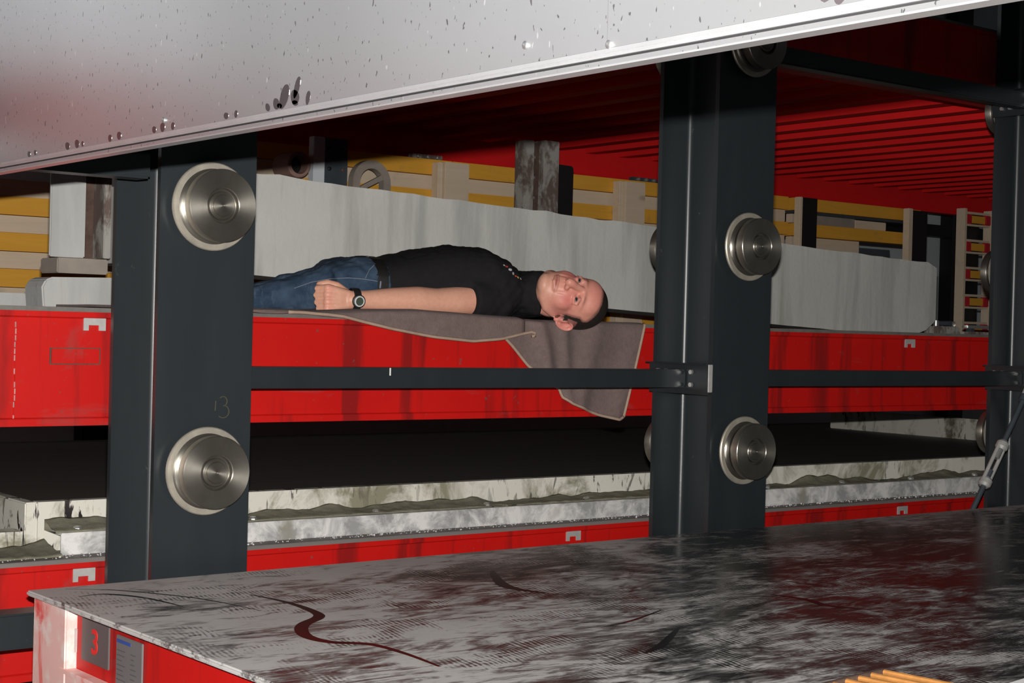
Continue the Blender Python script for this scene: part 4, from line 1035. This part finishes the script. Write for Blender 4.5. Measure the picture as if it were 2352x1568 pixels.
# belt band, offset from the jeans surface
bm = bmesh.new(); bm.from_mesh(jm)
bmesh.ops.delete(bm, geom=[f for f in bm.faces if not (-.026 < (f.calc_center_median()-C0).dot(b_) < .006)], context='FACES'); bm.normal_update()
for v in bm.verts: v.co += v.normal*.0025
bme = bpy.data.meshes.new('belt'); bm.to_mesh(bme); bm.free(); bme.polygons.foreach_set('use_smooth', [True]*len(bme.polygons))
belt = child('belt', bme, plain('black_belt_leather', (.010, .010, .010), .5, 0, .4, .2, 40))
def bvh(o):
    bm = bmesh.new(); bm.from_mesh(o.data); t_ = BVHTree.FromBMesh(bm); bm.free(); return t_
jb = bvh(jeans); sb = bvh(shirt); kb_ = bvh(body)
def hit(tree, px, py):
    r = tree.ray_cast(Vector((0, 0, 0)), px_ray(px, py)); return (r[0], r[1]) if r[0] is not None else (None, None)
M_THR = plain('pale_seam_thread', (.17, .19, .24), .9, 0, .1, .3, 90)
def seam(pxs, r=.0011, tree=jb, mat=M_THR, nm='seam', n=8):
    pts = []
    for a, b in zip(pxs[:-1], pxs[1:]):
        for k in range(n):
            q = k/n; h, nr = hit(tree, a[0]+(b[0]-a[0])*q, a[1]+(b[1]-a[1])*q)
            if h is not None and (not pts or (h-pts[-1]).length < .05): pts.append(h+nr*r*.3)
    if len(pts) > 2:
        o = MB().tube(pts, r, 6).build(nm, mat, man, smooth='all'); o.matrix_parent_inverse = Matrix.Translation(-Vector(man.location))
seam([(876, 602), (862, 606), (848, 620), (838, 641)])
seam([(868, 646), (838, 641), (800, 638), (760, 640), (715, 648), (670, 664)])
seam([(874, 646), (872, 664)], .003)
seam([(908, 612), (904, 630), (901, 650), (899, 662)], .0018)
# embroidered emblem on the chest: white, red and gold patches laid on the jersey
for cxp, cyp, col_, s_ in ((1172, 600, (.45, .05, .04), .0052), (1180, 607, (.42, .42, .46), .0062), (1187, 616, (.42, .42, .46), .0062), (1193, 622, (.40, .07, .04), .0050), (1198, 625, (.45, .30, .10), .0046), (1204, 628, (.40, .40, .45), .0050), (1166, 597, (.40, .42, .42), .0040)):
    h, nr = hit(sb, cxp-8, cyp+12)
    if h is None: continue
    m = MB().ellip((0, 0, 0), (s_, s_*.75, .0007), None, 10, 4).build('emblem_patch', plain('emblem_thread', col_, .9, 0, .1, .2, 90), man, smooth='all')
    m.matrix_parent_inverse = Matrix.Translation(-Vector(man.location)); m.matrix_basis = Matrix.Translation(h+nr*.0005) @ nr.to_track_quat('Z', 'Y').to_matrix().to_4x4()
# shoes
M_SHOE = plain('black_shoe_leather', (.012, .012, .012), .5, 0, .4, .2, 30)
for L_ in (NL, FL):
    a = L_[-1]; d = (L_[-1]-L_[-2]).normalized(); s_ = MB()
    capsule(s_, [a+d*.03+ZU*-.005, a+d*.055+ZU*.02, a+d*.07+ZU*.075+p_*-.03, a+d*.075+ZU*.115+p_*-.05], [.036, .038, .034, .028], 14)
    me = remesh(s_, .006, 4, 'shoe'); child('shoe', me, M_SHOE)
# wristwatch
h, nr = hit(kb_, 817, 692)
wt = empty('wristwatch', WR + Vector((.006, -.002, 0)), 'black strapped wristwatch with silver bezel on the left wrist', 'wristwatch')
wc = WR + Vector((.008, -.001, 0)); wax = -ax; fr = (nr - wax*nr.dot(wax)).normalized(); up2 = wax.cross(fr)
strap = MB(); n = 40
vs = []; fs = []
for w_ in (-.0095, .0095):
    for r in (.0262, .0290):
        for k in range(n):
            a = 2*math.pi*k/n; vs.append(wc + wax*w_ + (fr*math.cos(a)+up2*math.sin(a)*1.08)*r)
for k in range(n):
    k2 = (k+1) % n
    fs += [(k, k2, n+k2, n+k), (2*n+k, 3*n+k, 3*n+k2, 2*n+k2), (n+k, n+k2, 3*n+k2, 3*n+k), (k, 2*n+k, 2*n+k2, k2)]
def wpart(nm, mb, m, sm=True):
    o = mb.build(nm, m, wt, smooth=sm); o.matrix_parent_inverse = Matrix.Translation(-Vector(wt.location)); return o
M_STRAP = plain('black_watch_resin', (.012, .013, .012), .5, 0, .4, .1, 40)
wpart('strap', strap.add(vs, fs), M_STRAP)
q = fr.to_track_quat('Y', 'Z').to_matrix()
def wl_(prof, n=32, cap=True):
    mb = MB().lathe(prof, n, 1, cap); cc = wc+fr*.0265
    mb.v = [tuple(cc + q @ Vector(v)) for v in mb.v]; return mb
wpart('case', wl_([(.001, 0), (.0165, 0), (.0175, .002), (.0170, .008), (.0150, .009), (.001, .009)]), M_STRAP)
wpart('bezel', wl_([(.0105, .0085), (.0135, .0085), (.0142, .0095), (.0128, .0118), (.0112, .0118), (.0105, .0105), (.0105, .0085)], 32, False), plain('bright_watch_bezel', (.72, .73, .75), .4, .2, .5, .1, 60))
wpart('dial', wl_([(.0005, .0088), (.0105, .0088), (.0105, .0098), (.0005, .0098)]), plain('green_grey_display', (.045, .06, .04), .55, 0, .3, .3, 200))
